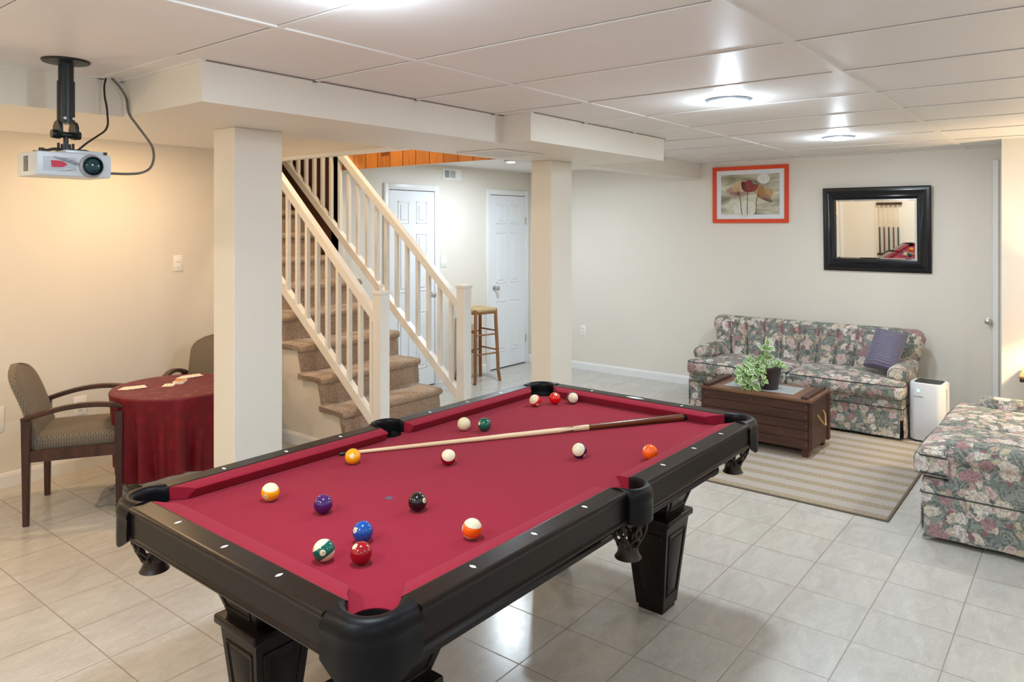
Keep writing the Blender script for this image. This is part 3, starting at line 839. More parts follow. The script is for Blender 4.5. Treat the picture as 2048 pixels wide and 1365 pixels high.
# legs: flared bracket, cap, tapered panelled leg
def leg(cx, cy):
    sx, sy = (1 if cx > 0 else -1), (1 if cy > 0 else -1)
    mb = MB()
    def frust(z0, h0, z1, h1):
        vs = [(cx+a*h0, cy+b*h0, z0) for a, b in ((-1, -1), (1, -1), (1, 1), (-1, 1))]+[(cx+a*h1, cy+b*h1, z1) for a, b in ((-1, -1), (1, -1), (1, 1), (-1, 1))]
        mb.verts_faces(vs, [(0, 1, 5, 4), (1, 2, 6, 5), (2, 3, 7, 6), (3, 0, 4, 7), (3, 2, 1, 0), (4, 5, 6, 7)])
    frust(.02, .063, .385, .100); frust(0, .056, .024, .056)
    frust(.385, .100, .392, .112); mb.box((cx-.116, cy-.116, .39), (cx+.116, cy+.116, .42), .008, 3)
    frust(.42, .085, .60, .145)
    # raised panel frames on the four faces, of the leg and of the bracket
    for f in range(4):
        Rz = Matrix.Translation((cx, cy, 0)) @ Matrix.Rotation(f*pi/2, 4, 'Z')
        for (za, ha, zb, hb, inset, w) in ((.075, .0685, .345, .0960, .026, .009), (.45, .0955, .585, .141, .03, .009)):
            def fp(t, u): # point on face: t 0..1 height, u -1..1 across
                z = za+(zb-za)*t; h = ha+(hb-ha)*t; return h, z
            pts = []
            for t, s in ((0, -1), (0, 1), (1, 1), (1, -1)):
                h, z = fp(t, s); pts.append((h, s*(h-inset), z))
            for i in range(4):
                a, b = Vector(pts[i]), Vector(pts[(i+1) % 4]); mb.tube([Rz @ a, Rz @ b], .0045, 6)
            q = []
            for t, s in ((.06, -1), (.06, 1), (.94, 1), (.94, -1)):
                h, z = fp(t, s); q.append((h, s*(h-inset-.012), z))
            o4 = [(x+.003, y*.82, z+(.008 if i < 2 else -.008)) for i, (x, y, z) in enumerate(q)]
            mb.verts_faces(q+o4, [(0, 1, 5, 4), (1, 2, 6, 5), (2, 3, 7, 6), (3, 0, 4, 7), (4, 5, 6, 7)], Rz)
    mb.build('leg', M['ebony_leg'], PT, 30)
for sx in (-1, 1):
    for sy in (-1, 1): leg(sx*.768, sy*.277)

# ------------------------------------------------------------------ balls
R0 = .028575
cam_pos = Vector((0, 0, CAM_H))
ballmats = {}
def ball_mat(col, stripe):
    key = (col, stripe)
    if key in ballmats: return ballmats[key]
    t = NT('billiard ball resin'); o = t.coord(); x, y, z = t.sep(o)
    c = col
    if stripe:
        f = t.m('LESS_THAN', t.m('ABSOLUTE', z), R0*.50)
        c = t.mix(f, srgb(226, 216, 184), col)
    t.fin(c, .11, 0, .6, .2); ballmats[key] = t.mat; return t.mat
def patch(rad, R, n=24, rings=3):
    mb = MB(); vs = [(R, 0, 0)]; fs = []
    for k in range(1, rings+1):
        a = rad/R0*k/rings
        for i in range(n):
            t = 2*pi*i/n; vs.append((R*cos(a), R*sin(a)*cos(t), R*sin(a)*sin(t)))
    for i in range(n): fs.append((0, 1+i, 1+(i+1) % n))
    for k in range(rings-1):
        for i in range(n): fs.append((1+k*n+i, 1+(k+1)*n+i, 1+(k+1)*n+(i+1) % n, 1+k*n+(i+1) % n))
    mb.verts_faces(vs, fs); return mb
sphere_me = None
def ball(num, x, y, col, stripe, axis, spot, label, twist=0):
    global sphere_me
    c = Vector((x, y, BED+R0))
    tw = (cam_pos-c).normalized(); rt = Vector((0, 0, 1)).cross(tw).normalized(); up = tw.cross(rt)
    W = lambda v: (rt*v[0]+up*v[1]+tw*v[2]).normalized()
    X = W(spot) if spot else Vector((1, 0, 0))
    Z = W(axis) if axis else up
    if axis and spot: X = (X-Z*X.dot(Z)).normalized()
    Z = (Z-X*Z.dot(X)).normalized(); Y = Z.cross(X)
    rot = Matrix((X, Y, Z)).transposed()
    t = bmesh.new(); bmesh.ops.create_uvsphere(t, u_segments=48, v_segments=32, radius=R0)
    mb = MB(); mb.add(t)
    b = mb.build('billiard_ball' if num != 'cue' else 'cue_ball', ball_mat(col, stripe) if num != 'cue' else M['ivory'], None, 80)
    b.location = c; b.rotation_euler = rot.to_euler()
    tag(b, label, 'billiard ball', 'billiard balls on the pool table')
    if num == 'cue':
        for d in ((1, .2, .3), (.2, 1, .2), (-.3, .5, .9), (.5, -.6, .5)):
            v = Vector(d).normalized(); q = Vector((1, 0, 0)).rotation_difference(v)
            pm = patch(.0022, R0*1.002, 10, 1).build('dot', M['badge'], b, 80); pm.rotation_euler = q.to_euler()
        return b
    s = patch(.0080, R0*1.0025).build('number_spot', M['ivory'], b, 80)
    me = text_mesh(num, .0105 if len(num) == 1 else .0088)
    for v in me.vertices:
        tx, ty = v.co.x, v.co.y
        ca, sa = cos(twist), sin(twist); tx, ty = tx*ca-ty*sa, tx*sa+ty*ca
        p = Vector((R0, tx, ty)).normalized()*R0*1.006; v.co = p
    me.materials.append(M['ink'])
    o = bpy.data.objects.new('numeral', me); link(o); o.parent = s
    return b
YEL, BLU, RED, PUR, ORG, GRN, MAR, BLK = srgb(244, 164, 10), srgb(4, 74, 156), srgb(214, 14, 20), srgb(66, 26, 92), srgb(246, 96, 14), srgb(0, 84, 70), srgb(140, 10, 24), (.006, .006, .007)
ball('1', 1.7638, 2.1483, YEL, 0, None, (-.08, .03, 1), 'solid yellow ball resting against the tip of the cue', .3)
ball('15', 1.977, 1.865, MAR, 1, (0.03, .48, .88), (.95, -.1, .3), 'cream and maroon striped ball in the middle of the cloth below the cue')
ball('cue', 2.3503, 2.1252, None, 0, None, None, 'plain ivory cue ball beside the solid green ball')
ball('6', 2.3995, 2.0516, GRN, 0, None, (-.8, .15, .55), 'solid green ball beside the ivory cue ball')
ball('12', 2.3454, 1.5309, srgb(44, 20, 84), 1, (-.28, .22, .93), (.6, -.55, .55), 'purple striped ball between the cue and the right hand rail')
ball('5', 2.4914, 1.3109, ORG, 0, None, (-.75, .5, .4), 'solid orange ball half hidden behind the right hand cushion')
ball('10', 3.0429, 2.0266, srgb(26, 24, 92), 1, (.15, -.02, .98), (-.95, 0, .2), 'blue striped ball showing its cream cap, rightmost of three by the far pocket')
ball('3', 2.9793, 2.0899, RED, 0, None, (.15, .65, .7), 'solid bright red ball, middle of three by the far pocket')
ball('11', 2.8814, 2.1382, RED, 1, (-.48, .42, .77), (.3, -.55, .8), 'red striped ball, leftmost of three by the far pocket', -.3)
ball('8', 1.5986, 1.6388, BLK, 0, None, (.75, .1, .65), 'solid black eight ball near the centre of the near half')
ball('4', 1.4058, 1.8519, PUR, 0, None, (.68, -.62, .02), 'solid purple ball between the yellow striped ball and the black ball')
ball('9', 1.3644, 2.0691, YEL, 1, (.04, .84, .54), (-.5, -.42, .8), 'yellow striped ball nearest the left hand rail')
ball('2', 1.3478, 1.5984, BLU, 0, None, (-.75, .18, .6), 'solid blue ball just behind the dark red ball')
ball('7', 1.2572, 1.4981, srgb(150, 14, 26), 0, None, (-.55, .6, .55), 'solid dark red ball in front of the blue ball', -.7)
ball('14', 1.2064, 1.5865, srgb(0, 92, 76), 1, (-.52, .82, .12), (-.1, -.22, .97), 'green striped ball with a diagonal band, nearest the near end rail', -.5)
ball('13', 1.5514, 1.3725, ORG, 1, (.2, .84, .48), (-.95, .1, .2), 'orange striped ball near the right hand rail of the near half')
# cue stick
p0, p1 = Vector((1.795, 2.265, BED+.0075)), Vector((3.095, 1.452, BED+.0165))
d = (p1-p0); Lc = d.length; dn = d.normalized()
cue = empty('pool_cue', p0, 0, 'maple pool cue with brown butt lying diagonally across the burgundy cloth', 'pool cue')
cue.rotation_euler = Vector((1, 0, 0)).rotation_difference(dn).to_euler()
def seg(a, b, ra, rb, nm, m): return MB().cyl((a, 0, 0), (b, 0, 0), ra, rb, 24).build(nm, M[m], cue, 60)
jx = Lc*.685
seg(.028, jx, .0064, .0118, 'shaft', 'cuewood'); seg(.010, .028, .0062, .0064, 'ferrule', 'black'); seg(0, .010, .0058, .0062, 'tip', 'grille')
seg(jx, Lc-.018, .0118, .0158, 'butt', 'cuebutt'); seg(Lc-.018, Lc, .0158, .0145, 'bumper', 'black')
for a in range(4):   # points of the splice run up into the maple
    mb = MB(); an = a*pi/2+.4; vs = []
    for i in range(9):
        t = i/8; x = jx-.14*t; rr = .0119-(.0119-.0064)*(jx-x)/jx+.0003; h = .62*(1-t)
        for sgn in (-1, 1): vs.append((x, rr*cos(an+sgn*h), rr*sin(an+sgn*h)))
    mb.verts_faces(vs, [(2*i, 2*i+1, 2*i+3, 2*i+2) for i in range(8)]); mb.build('splice_point', M['cuebutt'], cue, 80)

# ================================================================== CARD TABLE AND CHAIRS
CTX, CTY, CTZ, CTR = 2.25, 4.385, .66, .372
ct = empty('card_table', (CTX, CTY, 0), 0, 'small round pedestal table hidden under the crimson cloth', 'table')
MB().lathe([(.300, CTZ-.03), (.302, CTZ-.025), (.302, CTZ-.006), (.298, CTZ-.004)], n=48).build('tabletop', M['white_cloth'], ct, 40)
MB().lathe([(.21, .0), (.215, .02), (.19, .08), (.16, .4), (.2, CTZ-.03)], n=32).build('pedestal', M['white_cloth'], ct, 50)
mb = MB(); NA = 220; vs = []; fs = []
rows = [(0, 0)]+[(CTR*k/10, 0) for k in range(1, 10)]+[(CTR-.006, .0005), (CTR, .004), (CTR+.004, .012)]
def fold(th):
    return .42*sin(12*th+.7+.6*sin(2*th))+.40*sin(19*th+1.9+.9*sin(3*th))+.2*sin(5*th-.4)
hang = 14
vs.append((0, 0, CTZ))
prof = []
for k in range(1, 12): prof.append(('top', CTR*(k/11)*.985))
for (r_, dz) in ((CTR-.003, .0012), (CTR, .005), (CTR+.0015, .012)): prof.append(('edge', r_, dz))
for k in range(1, hang+1): prof.append(('hang', k/hang))
for p in prof:
    for i in range(NA):
        th = 2*pi*i/NA; f = fold(th); hem = .19+.03*sin(3*th+1)+.02*f
        if p[0] == 'top': r, z = p[1], CTZ
        elif p[0] == 'edge': r, z = p[1], CTZ-p[2]
        else:
            t = p[1]; r = CTR+.002+t**.75*(.08*f-.055)-.012*sin(pi*t)*0; z = CTZ-.012-(CTZ-.012-hem)*t
        vs.append((r*cos(th), r*sin(th), z))
for i in range(NA): fs.append((0, 1+i, 1+(i+1) % NA))
for k in range(len(prof)-1):
    for i in range(NA): fs.append((1+k*NA+i, 1+k*NA+(i+1) % NA, 1+(k+1)*NA+(i+1) % NA, 1+(k+1)*NA+i))
mb.verts_faces(vs, fs)
o = mb.build('tablecloth', M['damask'], None, 60, loc=(CTX, CTY, 0)); tag(o, 'crimson damask tablecloth hanging in folds over the small round table', 'tablecloth')
# playing cards
def card(x, y, z, rz, label, group=None, mark='ink'):
    r = empty('playing_card', (x, y, z), rz, label, 'playing card', group)
    MB().box((-.0315, -.044, 0), (.0315, .044, .0006)).build('card_face', M['card'], r, None)
    mb = MB()
    for (a, b) in ((-.024, .035), (.024, -.035)): mb.box((a-.003, b-.005, .0006), (a+.003, b+.005, .0008))
    for (a, b) in ((0, .018), (0, -.018), (-.009, 0), (.009, 0)): mb.verts_faces([(a-.004, b, .0008), (a, b-.005, .0008), (a+.004, b, .0008), (a, b+.005, .0008)], [(0, 1, 2, 3)])
    mb.build('pips', M[mark], r, None)
    return r
zt = CTZ+.0006
for i in range(4):
    card(2.02+i*.022, 4.555-.012*i, zt+.0009*i, -.9+.22*i, ['lowest', 'second', 'third', 'topmost'][i]+' card of the fan at the left edge of the crimson table', 'card fan at the left of the crimson table', 'cardred' if i % 2 else 'ink')
for i in range(5):
    card(2.40+i*.018, 4.60-.006*i, zt+.0009*i, -1.0+.2*i, ['lowest', 'second', 'third', 'fourth', 'topmost'][i]+' card of the fan at the far side of the crimson table', 'card fan at the far side of the crimson table', 'ink' if i % 2 else 'cardred')
card(2.225, 4.445, zt, -.7, 'single face up card leaning on the deck in the middle of the table')
r = empty('card_deck', (2.30, 4.455, zt), -.75, 'squared deck of cards with orange backs in the middle of the table', 'deck of cards')
MB().box((-.0315, -.044, 0), (.0315, .044, .016), .001, 1).build('card_stack', M['card'], r, None)
MB().box((-.027, -.039, .016), (.027, .039, .0164)).build('card_back', M['cardback'], r, None)
# chairs
def make_chair():
    root = empty('dining_armchair', (0, 0, 0))
    W = .25
    def taper_leg(x, y, z0, z1, s0, s1, lean=0):
        mb = MB(); vs = []
        for z, s, dx in ((z0, s0, 0), (z1, s1, lean)):
            vs += [(x+dx-s, y-s, z), (x+dx+s, y-s, z), (x+dx+s, y+s, z), (x+dx-s, y+s, z)]
        mb.verts_faces(vs, [(0, 1, 5, 4), (1, 2, 6, 5), (2, 3, 7, 6), (3, 0, 4, 7), (3, 2, 1, 0), (4, 5, 6, 7)])
        bmesh.ops.bevel(mb.bm, geom=[e for e in mb.bm.edges if abs(e.verts[0].co.z-e.verts[1].co.z) > .1], offset=.004, segments=2, affect='EDGES')
        return mb
    for sg in (-1, 1):
        taper_leg(0, sg*W, 0, .575, .015, .022).build('leg', M['walnut'], root)
        taper_leg(.45, sg*W, 0, .59, .014, .021).build('leg', M['walnut'], root)
        pts = []
        for i in range(15):
            t = i/14; x = -.02+.49*t; z = .572+.06*sin(pi*(t*.80+.02))**.9+.012*t
            pts.append((x, sg*(W+.012*sin(pi*t)), z))
        mb = MB(); mb.tube(pts, 1.0, sx=(.042, .026), up=(0, 0, 1)); mb.build('armrest', M['walnut'], root, 40)
    mb = MB()
    for sg in (-1, 1): mb.box((0, sg*W-.012, .345), (.45, sg*W+.012, .405), .003, 1)
    mb.box((.438, -W, .345), (.462, W, .405), .003, 1); mb.box((-.012, -W, .345), (.012, W, .405), .003, 1)
    mb.build('seat_frame', M['walnut'], root)
    mb = MB(); mb.rbox((.232, 0, .432), (.475, .455, .085), .032, 9, (.0, 0, .02)); mb.build('seat', M['chairfab'], root, 50, uv=True)
    # upholstered back, rounded at the top, leaning back
    mb = MB(); n = 22; vs = []; fs = []
    def outline(t, u):  # t 0..1 height, u -1..1
        hw = .225*(1 if t < .72 else sqrt(max(0.0, 1-((t-.72)/.28)**2.6))*1.0)
        return hw
    NZ, NU = 20, 14
    def surf(side):
        ix = []
        for i in range(NZ+1):
            t = i/NZ; hw = max(.05, outline(t, 0)); row = []
            z = .37+.475*t
            xc = .035-.155*t+.02*sin(pi*t)
            for j in range(NU+1):
                u = -1+2*j/NU; edge = (1-abs(u)**4)*(1-max(0, (t-.5)*2)**6)*(1-(1-t)**12)
                x = xc+side*(.012+.022*edge)-.02*(1-u*u)*0+.018*u*u
                row.append(len(vs)); vs.append((x, hw*u, z+(-.0)*u*u))
            ix.append(row)
        return ix
    A = surf(1); B = surf(-1)
    for S in (A, B):
        for i in range(NZ):
            for j in range(NU): fs.append((S[i][j], S[i][j+1], S[i+1][j+1], S[i+1][j]))
    for i in range(NZ):
        fs.append((A[i][0], A[i+1][0], B[i+1][0], B[i][0])); fs.append((A[i][NU], B[i][NU], B[i+1][NU], A[i+1][NU]))
    for j in range(NU):
        fs.append((A[0][j], B[0][j], B[0][j+1], A[0][j+1])); fs.append((A[NZ][j], A[NZ][j+1], B[NZ][j+1], B[NZ][j]))
    mb.verts_faces(vs, fs); mb.build('backrest', M['chairfab'], root, 60, uv=True)
    return root
ch = make_chair(); ch.location = (1.622, 4.776, 0); ch.rotation_euler = (0, 0, radians(-30.7))
tag(ch, 'patterned armchair with dark wood arms at the left, side on to the card table', 'chair', 'armchairs at the card table')
c2 = copy_tree(ch); c2.location = (2.87, 4.965, 0); c2.rotation_euler = (0, 0, radians(-134))
tag(c2, 'patterned armchair behind the crimson table, partly hidden by the near post', 'chair', 'armchairs at the card table')
# towel on the floor
mb = MB(); N = 44; vs = []; fs = []
for i in range(N+1):
    for j in range(N+1):
        u, v = i/N*2-1, j/N*2-1; r = sqrt(u*u+v*v); a = atan2(v, u)
        q = max(abs(u), abs(v))/(r+1e-6) if r > 0 else 1
        x, y = u*q*.15, v*q*.13
        rim = 1+.12*sin(5*a)+.08*sin(9*a+1)
        rr = min(1, r*q)
        h = (1-rr**3)*(.022+.034*abs(sin(3.2*u*2+1.6*sin(3*v)+.5))+.02*abs(sin(6*v+2.5*u)))
        vs.append((x*rim, y*rim, max(.002, h+.003)))
for i in range(N):
    for j in range(N): fs.append((i*(N+1)+j, (i+1)*(N+1)+j, (i+1)*(N+1)+j+1, i*(N+1)+j+1))
mb.verts_faces(vs, fs)
bmesh.ops.solidify(mb.bm, geom=list(mb.bm.faces), thickness=.002)
o = mb.build('floor_towel', M['towel'], None, 60, loc=(2.02, 4.60, 0), rot=(0, 0, .5)); tag(o, 'crumpled grey towel on the floor tiles under the armchair and card table', 'towel')

# ================================================================== STOOL
st = empty('bar_stool', (5.87, 5.11, 0), radians(-11), 'tall wooden bar stool with woven rush seat behind the far newel post', 'stool')
s_ = .148
legs = {}
for a in (-1, 1):
    for b in (-1, 1):
        pts = [(a*(s_+.018), b*(s_+.018), 0), (a*(s_+.004), b*(s_+.004), .12), (a*s_, b*s_, .3), (a*(s_-.012), b*(s_-.012), .6), (a*(s_-.016), b*(s_-.016), .765)]
        MB().tube(pts, [.017, .018, .0185, .019, .018], 10).build('leg', M['stoolwood'], st, 60)
for z, zz in ((.30, .33), (.50, .53)):
    for k in (-1, 1):
        MB().cyl((-s_+.004, k*(s_-.003), z), (s_-.004, k*(s_-.003), z), .0085, n=10).build('rung', M['stoolwood'], st)
        MB().cyl((k*(s_-.003), -s_+.004, zz), (k*(s_-.003), s_-.004, zz), .0085, n=10).build('rung', M['stoolwood'], st)
for k in (-1, 1):
    MB().cyl((-s_+.01, k*(s_-.014), .725), (s_-.01, k*(s_-.014), .725), .012, n=10).build('seat_rail', M['stoolwood'], st)
    MB().cyl((k*(s_-.014), -s_+.01, .725), (k*(s_-.014), s_-.01, .725), .012, n=10).build('seat_rail', M['stoolwood'], st)
def rush():
    t = NT('woven rush'); o = t.coord(); x, y, z = t.sep(o)
    d = t.m('MAXIMUM', t.m('ABSOLUTE', x), t.m('ABSOLUTE', y)); w = t.m('FRACT', t.m('MULTIPLY', d, 110))
    n = t.noise(o, 60, 3); t.fin(t.mix(t.m('MULTIPLY', t.m('ADD', w, n), .5), srgb(136, 104, 64), srgb(214, 188, 142)), .7); t.bump(w, .4, .003); return t.mat
M['rush'] = rush()
mb = MB(); mb.rbox((0, 0, .752), (.30, .30, .05), .022, 8, (0, 0, -.006)); mb.build('rush_seat', M['rush'], st, 60)

# ================================================================== RUG, TRUNK, PLANT
o = MB().box((4.475, .90, .0008), (6.17, 2.75, .008), .003, 1).build('area_rug', M['rug']); tag(o, 'beige and tan striped flatweave rug under the trunk', 'rug')
mb = MB()
for lo, hi in (((4.462, .888, .0008), (4.478, 2.762, .0095)), ((6.166, .888, .0008), (6.182, 2.762, .0095)), ((4.478, .888, .0008), (6.166, .904, .0095)), ((4.478, 2.746, .0008), (6.166, 2.762, .0095))): mb.box(lo, hi, .003, 2)
mb.build('rug_binding', M['rugedge'], o)
tr = empty('storage_trunk', (5.535, 1.955, 0), 0, 'brown wooden plank trunk with rope handle used as a coffee table on the rug', 'trunk')
hx, hy = .215, .398
mb = MB(); z0, z1 = .062, .395; nP = 5; ph = (z1-z0)/nP
for k in range(nP):
    mb.box((-hx, -hy+.012, z0+k*ph+.001), (-hx+.018, hy-.012, z0+(k+1)*ph-.001), .003, 1)
    mb.box((hx-.018, -hy+.012, z0+k*ph+.001), (hx, hy-.012, z0+(k+1)*ph-.001), .003, 1)
mb.box((-hx+.008, -hy+.016, z0), (hx-.008, hy-.016, z1))
mb.build('trunk_body', M['trunkwood'], tr)
for sg in (-1, 1):
    mb = MB(); mb.box((-hx+.004, sg*hy-.012, z0), (hx-.004, sg*hy+.012, z1), .003, 1)
    mb.build('end_panel', M['trunkwood'], tr)
    mb = MB(); mb.box((hx-.05, sg*(hy+.012)-.010, z0-.006), (hx+.003, sg*(hy+.012)+.010, z1), .002, 1); mb.build('corner_batten', M['trunkwood'], tr)
    mb = MB(); mb.tube([(-.075, sg*(hy+.012), .285), (-.06, sg*(hy+.030), .25), (-.03, sg*(hy+.045), .215), (.01, sg*(hy+.045), .20), (.045, sg*(hy+.034), .225), (.06, sg*(hy+.026), .27), (.055, sg*(hy+.012), .295)], .0065, 8); mb.build('rope_handle', M['rope'], tr, 60)
for a in (-1, 1):
    for b in (-1, 1): MB().box((a*(hx-.03)-.025, b*(hy-.035)-.022, .0098), (a*(hx-.03)+.025, b*(hy-.035)+.022, .066), .002, 1).build('foot', M['trunkwood'], tr)
lid = MB().box((-hx-.012, -hy-.014, z1), (hx+.012, hy+.014, .418), .004, 2).build('lid', M['trunktop'], tr)
MB().box((-.125, -.255, .4175), (.145, .265, .4195), .0008, 1).build('glass_inlay', M['glass'], lid, None)
for sg in (-1, 1): MB().box((-hx-.014, sg*(hy-.035)-.024, .4175), (hx+.012, sg*(hy-.035)+.024, .437), .003, 1).build('end_cleat', M['trunkwood'], lid)
mb = MB()
for sg in (-1, 1):
    for k in range(nP): mb.cyl((-hx-.0015, sg*(hy-.028), z0+(k+.5)*ph), (-hx+.002, sg*(hy-.028), z0+(k+.5)*ph), .0035, n=8)
for (y, z) in ((-.12, .10), (.05, .15), (-.2, .16), (.08, .08), (.02, .36)): mb.cyl((-hx-.001, y, z), (-hx+.002, y, z), .003, n=8)
mb.build('nail_heads', M['rope'], tr)
# plant
PX, PY, PZ = 5.505, 1.905, .4196
pl = empty('potted_plant', (PX, PY, PZ), 0, 'variegated trailing plant in a dark brown pot on the trunk', 'potted plant')
pl.scale = (1.17, 1.17, 1.17)
MB().lathe([(.052, 0), (.054, .002), (.072, .128), (.074, .130), (.0745, .142), (.070, .142), (.068, .125), (.06, .118), (.001, .116)], n=40).build('pot', M['pot'], pl, 40)
MB().lathe([(.0665, .116), (.06, .122), (.03, .126), (.001, .127)], n=24, close=False).build('soil', M['soil'], pl, 60)
rnd = random.Random(12)
camr = Vector((sin(CAM_A), -cos(CAM_A), 0)); camf = Vector((cos(CAM_A), sin(CAM_A), 0))
stems = MB(); lf = bmesh.new(); UVL = lf.loops.layers.uv.new('UVMap')
def add_leaf(p, d, nrm, L, Wd):
    d = d.normalized(); sd = d.cross(nrm).normalized(); nn = sd.cross(d)
    NL = 6; rows = []
    for i in range(NL+1):
        t = i/NL; w = Wd*sin(pi*t**.75)**.8 if 0 < t < 1 else 0
        c = p+d*(L*t)-nn*(L*.22*t*t)
        row = []
        for j in range(5):
            u = -1+j/2; v = lf.verts.new(c+sd*(w*u)+nn*(abs(u)*w*.22)); row.append((v, abs(u)*.9 if 0 < t < 1 else 1.0, t))
        rows.append(row)
    for i in range(NL):
        for j in range(4):
            q = [rows[i][j], rows[i][j+1], rows[i+1][j+1], rows[i+1][j]]
            try: f = lf.faces.new([a[0] for a in q])
            except ValueError: continue
            for l, a in zip(f.loops, q):
                tt = a[2]; l[UVL].uv = (min(1, max(a[1], abs(2*tt-1)**3)), tt)
            f.smooth = True
def stem(pts, nl, L0, L1):
    pts = [Vector(p) for p in pts]
    # smooth the polyline
    out = []
    for i in range(len(pts)-1):
        for k in range(6):
            t = k/6; p_ = pts[max(0, i-1)]; a = pts[i]; b = pts[i+1]; c = pts[min(len(pts)-1, i+2)]
            out.append(.5*((2*a)+(b-p_)*t+(2*p_-5*a+4*b-c)*t*t+(3*a-p_-3*b+c)*t**3))
    out.append(pts[-1]); stems.tube(out, .0024, 6)
    for k in range(nl):
        f = .12+.88*k/(nl-1); i = min(len(out)-2, int(f*(len(out)-1))); p = out[i]; tg = (out[i+1]-out[i]).normalized()
        for s in (0, 1):
            an = k*1.57+s*pi+rnd.uniform(-.4, .4)
            e1 = tg.cross(Vector((.3, .2, 1))).normalized(); e2 = tg.cross(e1)
            side = e1*cos(an)+e2*sin(an)
            L = (L0+(L1-L0)*f)*rnd.uniform(.8, 1.15)
            add_leaf(p, side*.9+tg*.4+Vector((0, 0, -.05)), (Vector((0, 0, 1))*.7-camf*.9+tg*.2).normalized(), L*1.12, L*.43)
    add_leaf(out[-1], tg+Vector((0, 0, -.1)), Vector((0, 0, 1))-camf*.6, L1, L1*.36)
Lf = -camr  # towards the left of the photograph
base = Vector((0, 0, .12))
def P(l, f, z): return base+Lf*l+camf*f+Vector((0, 0, z))
stem([P(.01, 0, 0), P(.012, .0, .05), P(.016, -.005, .11), P(.014, -.005, .155)], 6, .034, .046)
stem([P(.0, .02, 0), P(.02, .02, .05), P(.03, .02, .08)], 4, .03, .036)
stem([P(-.02, 0, 0), P(-.04, 0, .03), P(-.06, -.005, .035), P(-.082, -.01, .02)], 5, .026, .032)
stem([P(-.01, .03, 0), P(-.045, .03, .035), P(-.07, .03, .045)], 4, .026, .03)
stem([P(.03, -.03, 0), P(.05, -.06, .02), P(.062, -.075, -.02), P(.066, -.08, -.05)], 4, .03, .04)
for (l, z, f, n, L) in ((.15, -.03, -.02, 7, .045), (.17, -.075, -.045, 7, .05), (.19, .0, .0, 6, .04), (.12, -.085, -.05, 6, .05), (.14, .03, .03, 6, .034), (.11, .055, .05, 6, .03), (.20, -.045, -.03, 7, .048), (.16, -.10, -.02, 6, .044)):
    stem([P(.03, f*.3, 0), P(.055, f*.6, .045+max(0, z)*.6), P(l*.75, f, .02+z*.35), P(l, f, z)], n, L*.7, L)
stems.build('stems', M['stem'], pl, 60)
me = bpy.data.meshes.new('foliage'); lf.to_mesh(me); lf.free(); me.materials.append(M['leaf'])
o = bpy.data.objects.new('foliage', me); link(o); o.parent = pl

# ================================================================== SOFAS
def channel_back(y0, y1, flare, zb, zt, x_front, x_back, N):
    """channel tufted, rolled back cushion built as a swept profile"""
    mb = MB(); NS, NT_ = 34, N*10; vs = []; fs = []
    prof = []
    for i in range(NS+1):
        s = i/NS
        if s < .62:      # front face leaning back
            t = s/.62; z = zb+(zt-.07-zb)*t; x = x_front+.115*t-.02*sin(pi*t)
            prof.append((x, z, -1, .12))
        elif s < .9:     # rolled top
            t = (s-.62)/.28; a = pi-t*pi*1.08; cx = x_front+.115+.085
            prof.append((cx+.085*cos(a), zt-.07+.07*sin(a), cos(a), sin(a)))
        else:
            t = (s-.9)/.1; prof.append((x_back-.005*t, zt-.12-(zt-.12-zb)*t, 1, 0))
    for j in range(NT_+1):
        t = j/NT_; u = 2*t-1
        for i, (x, z, nx, nz) in enumerate(prof):
            s = i/NS; k = max(0, min(1, (z-zb)/(zt-zb)))
            yy = (y0+y1)/2+(y1-y0)/2*u*(1+flare*k**1.3)
            ch = abs(sin(pi*t*N))**.38; amp = .05*max(.0, min(1, (.74-s)/.22))+.004*(1 if s < .85 else 0)
            edge = abs(u)**14; rr_ = max(0, (abs(u)-.90)/.10); rnd_ = 1-sqrt(max(0, 1-rr_*rr_))
            xc_ = x_front+.2; xx = xc_+(x+nx*amp*(ch-1)-xc_)*(1-.38*rnd_); zz = z+nz*amp*(ch-1)-.075*rnd_*k**2
            vs.append((xx, yy, zz))
    m = NS+1
    for j in range(NT_):
        for i in range(NS): fs.append((j*m+i, j*m+i+1, (j+1)*m+i+1, (j+1)*m+i))
    fs.append(tuple(range(m))); fs.append(tuple(range((NT_+1)*m-1, NT_*m-1, -1)))
    for j in range(NT_): fs.append((j*m, (j+1)*m, (j+1)*m+NS, j*m+NS))
    mb.verts_faces(vs, fs); return mb
def piping(pts, r=.005):
    return MB().tube(pts, r, 6)
M['piping'] = plain('dark green cord piping', srgb(54, 60, 56), .8)
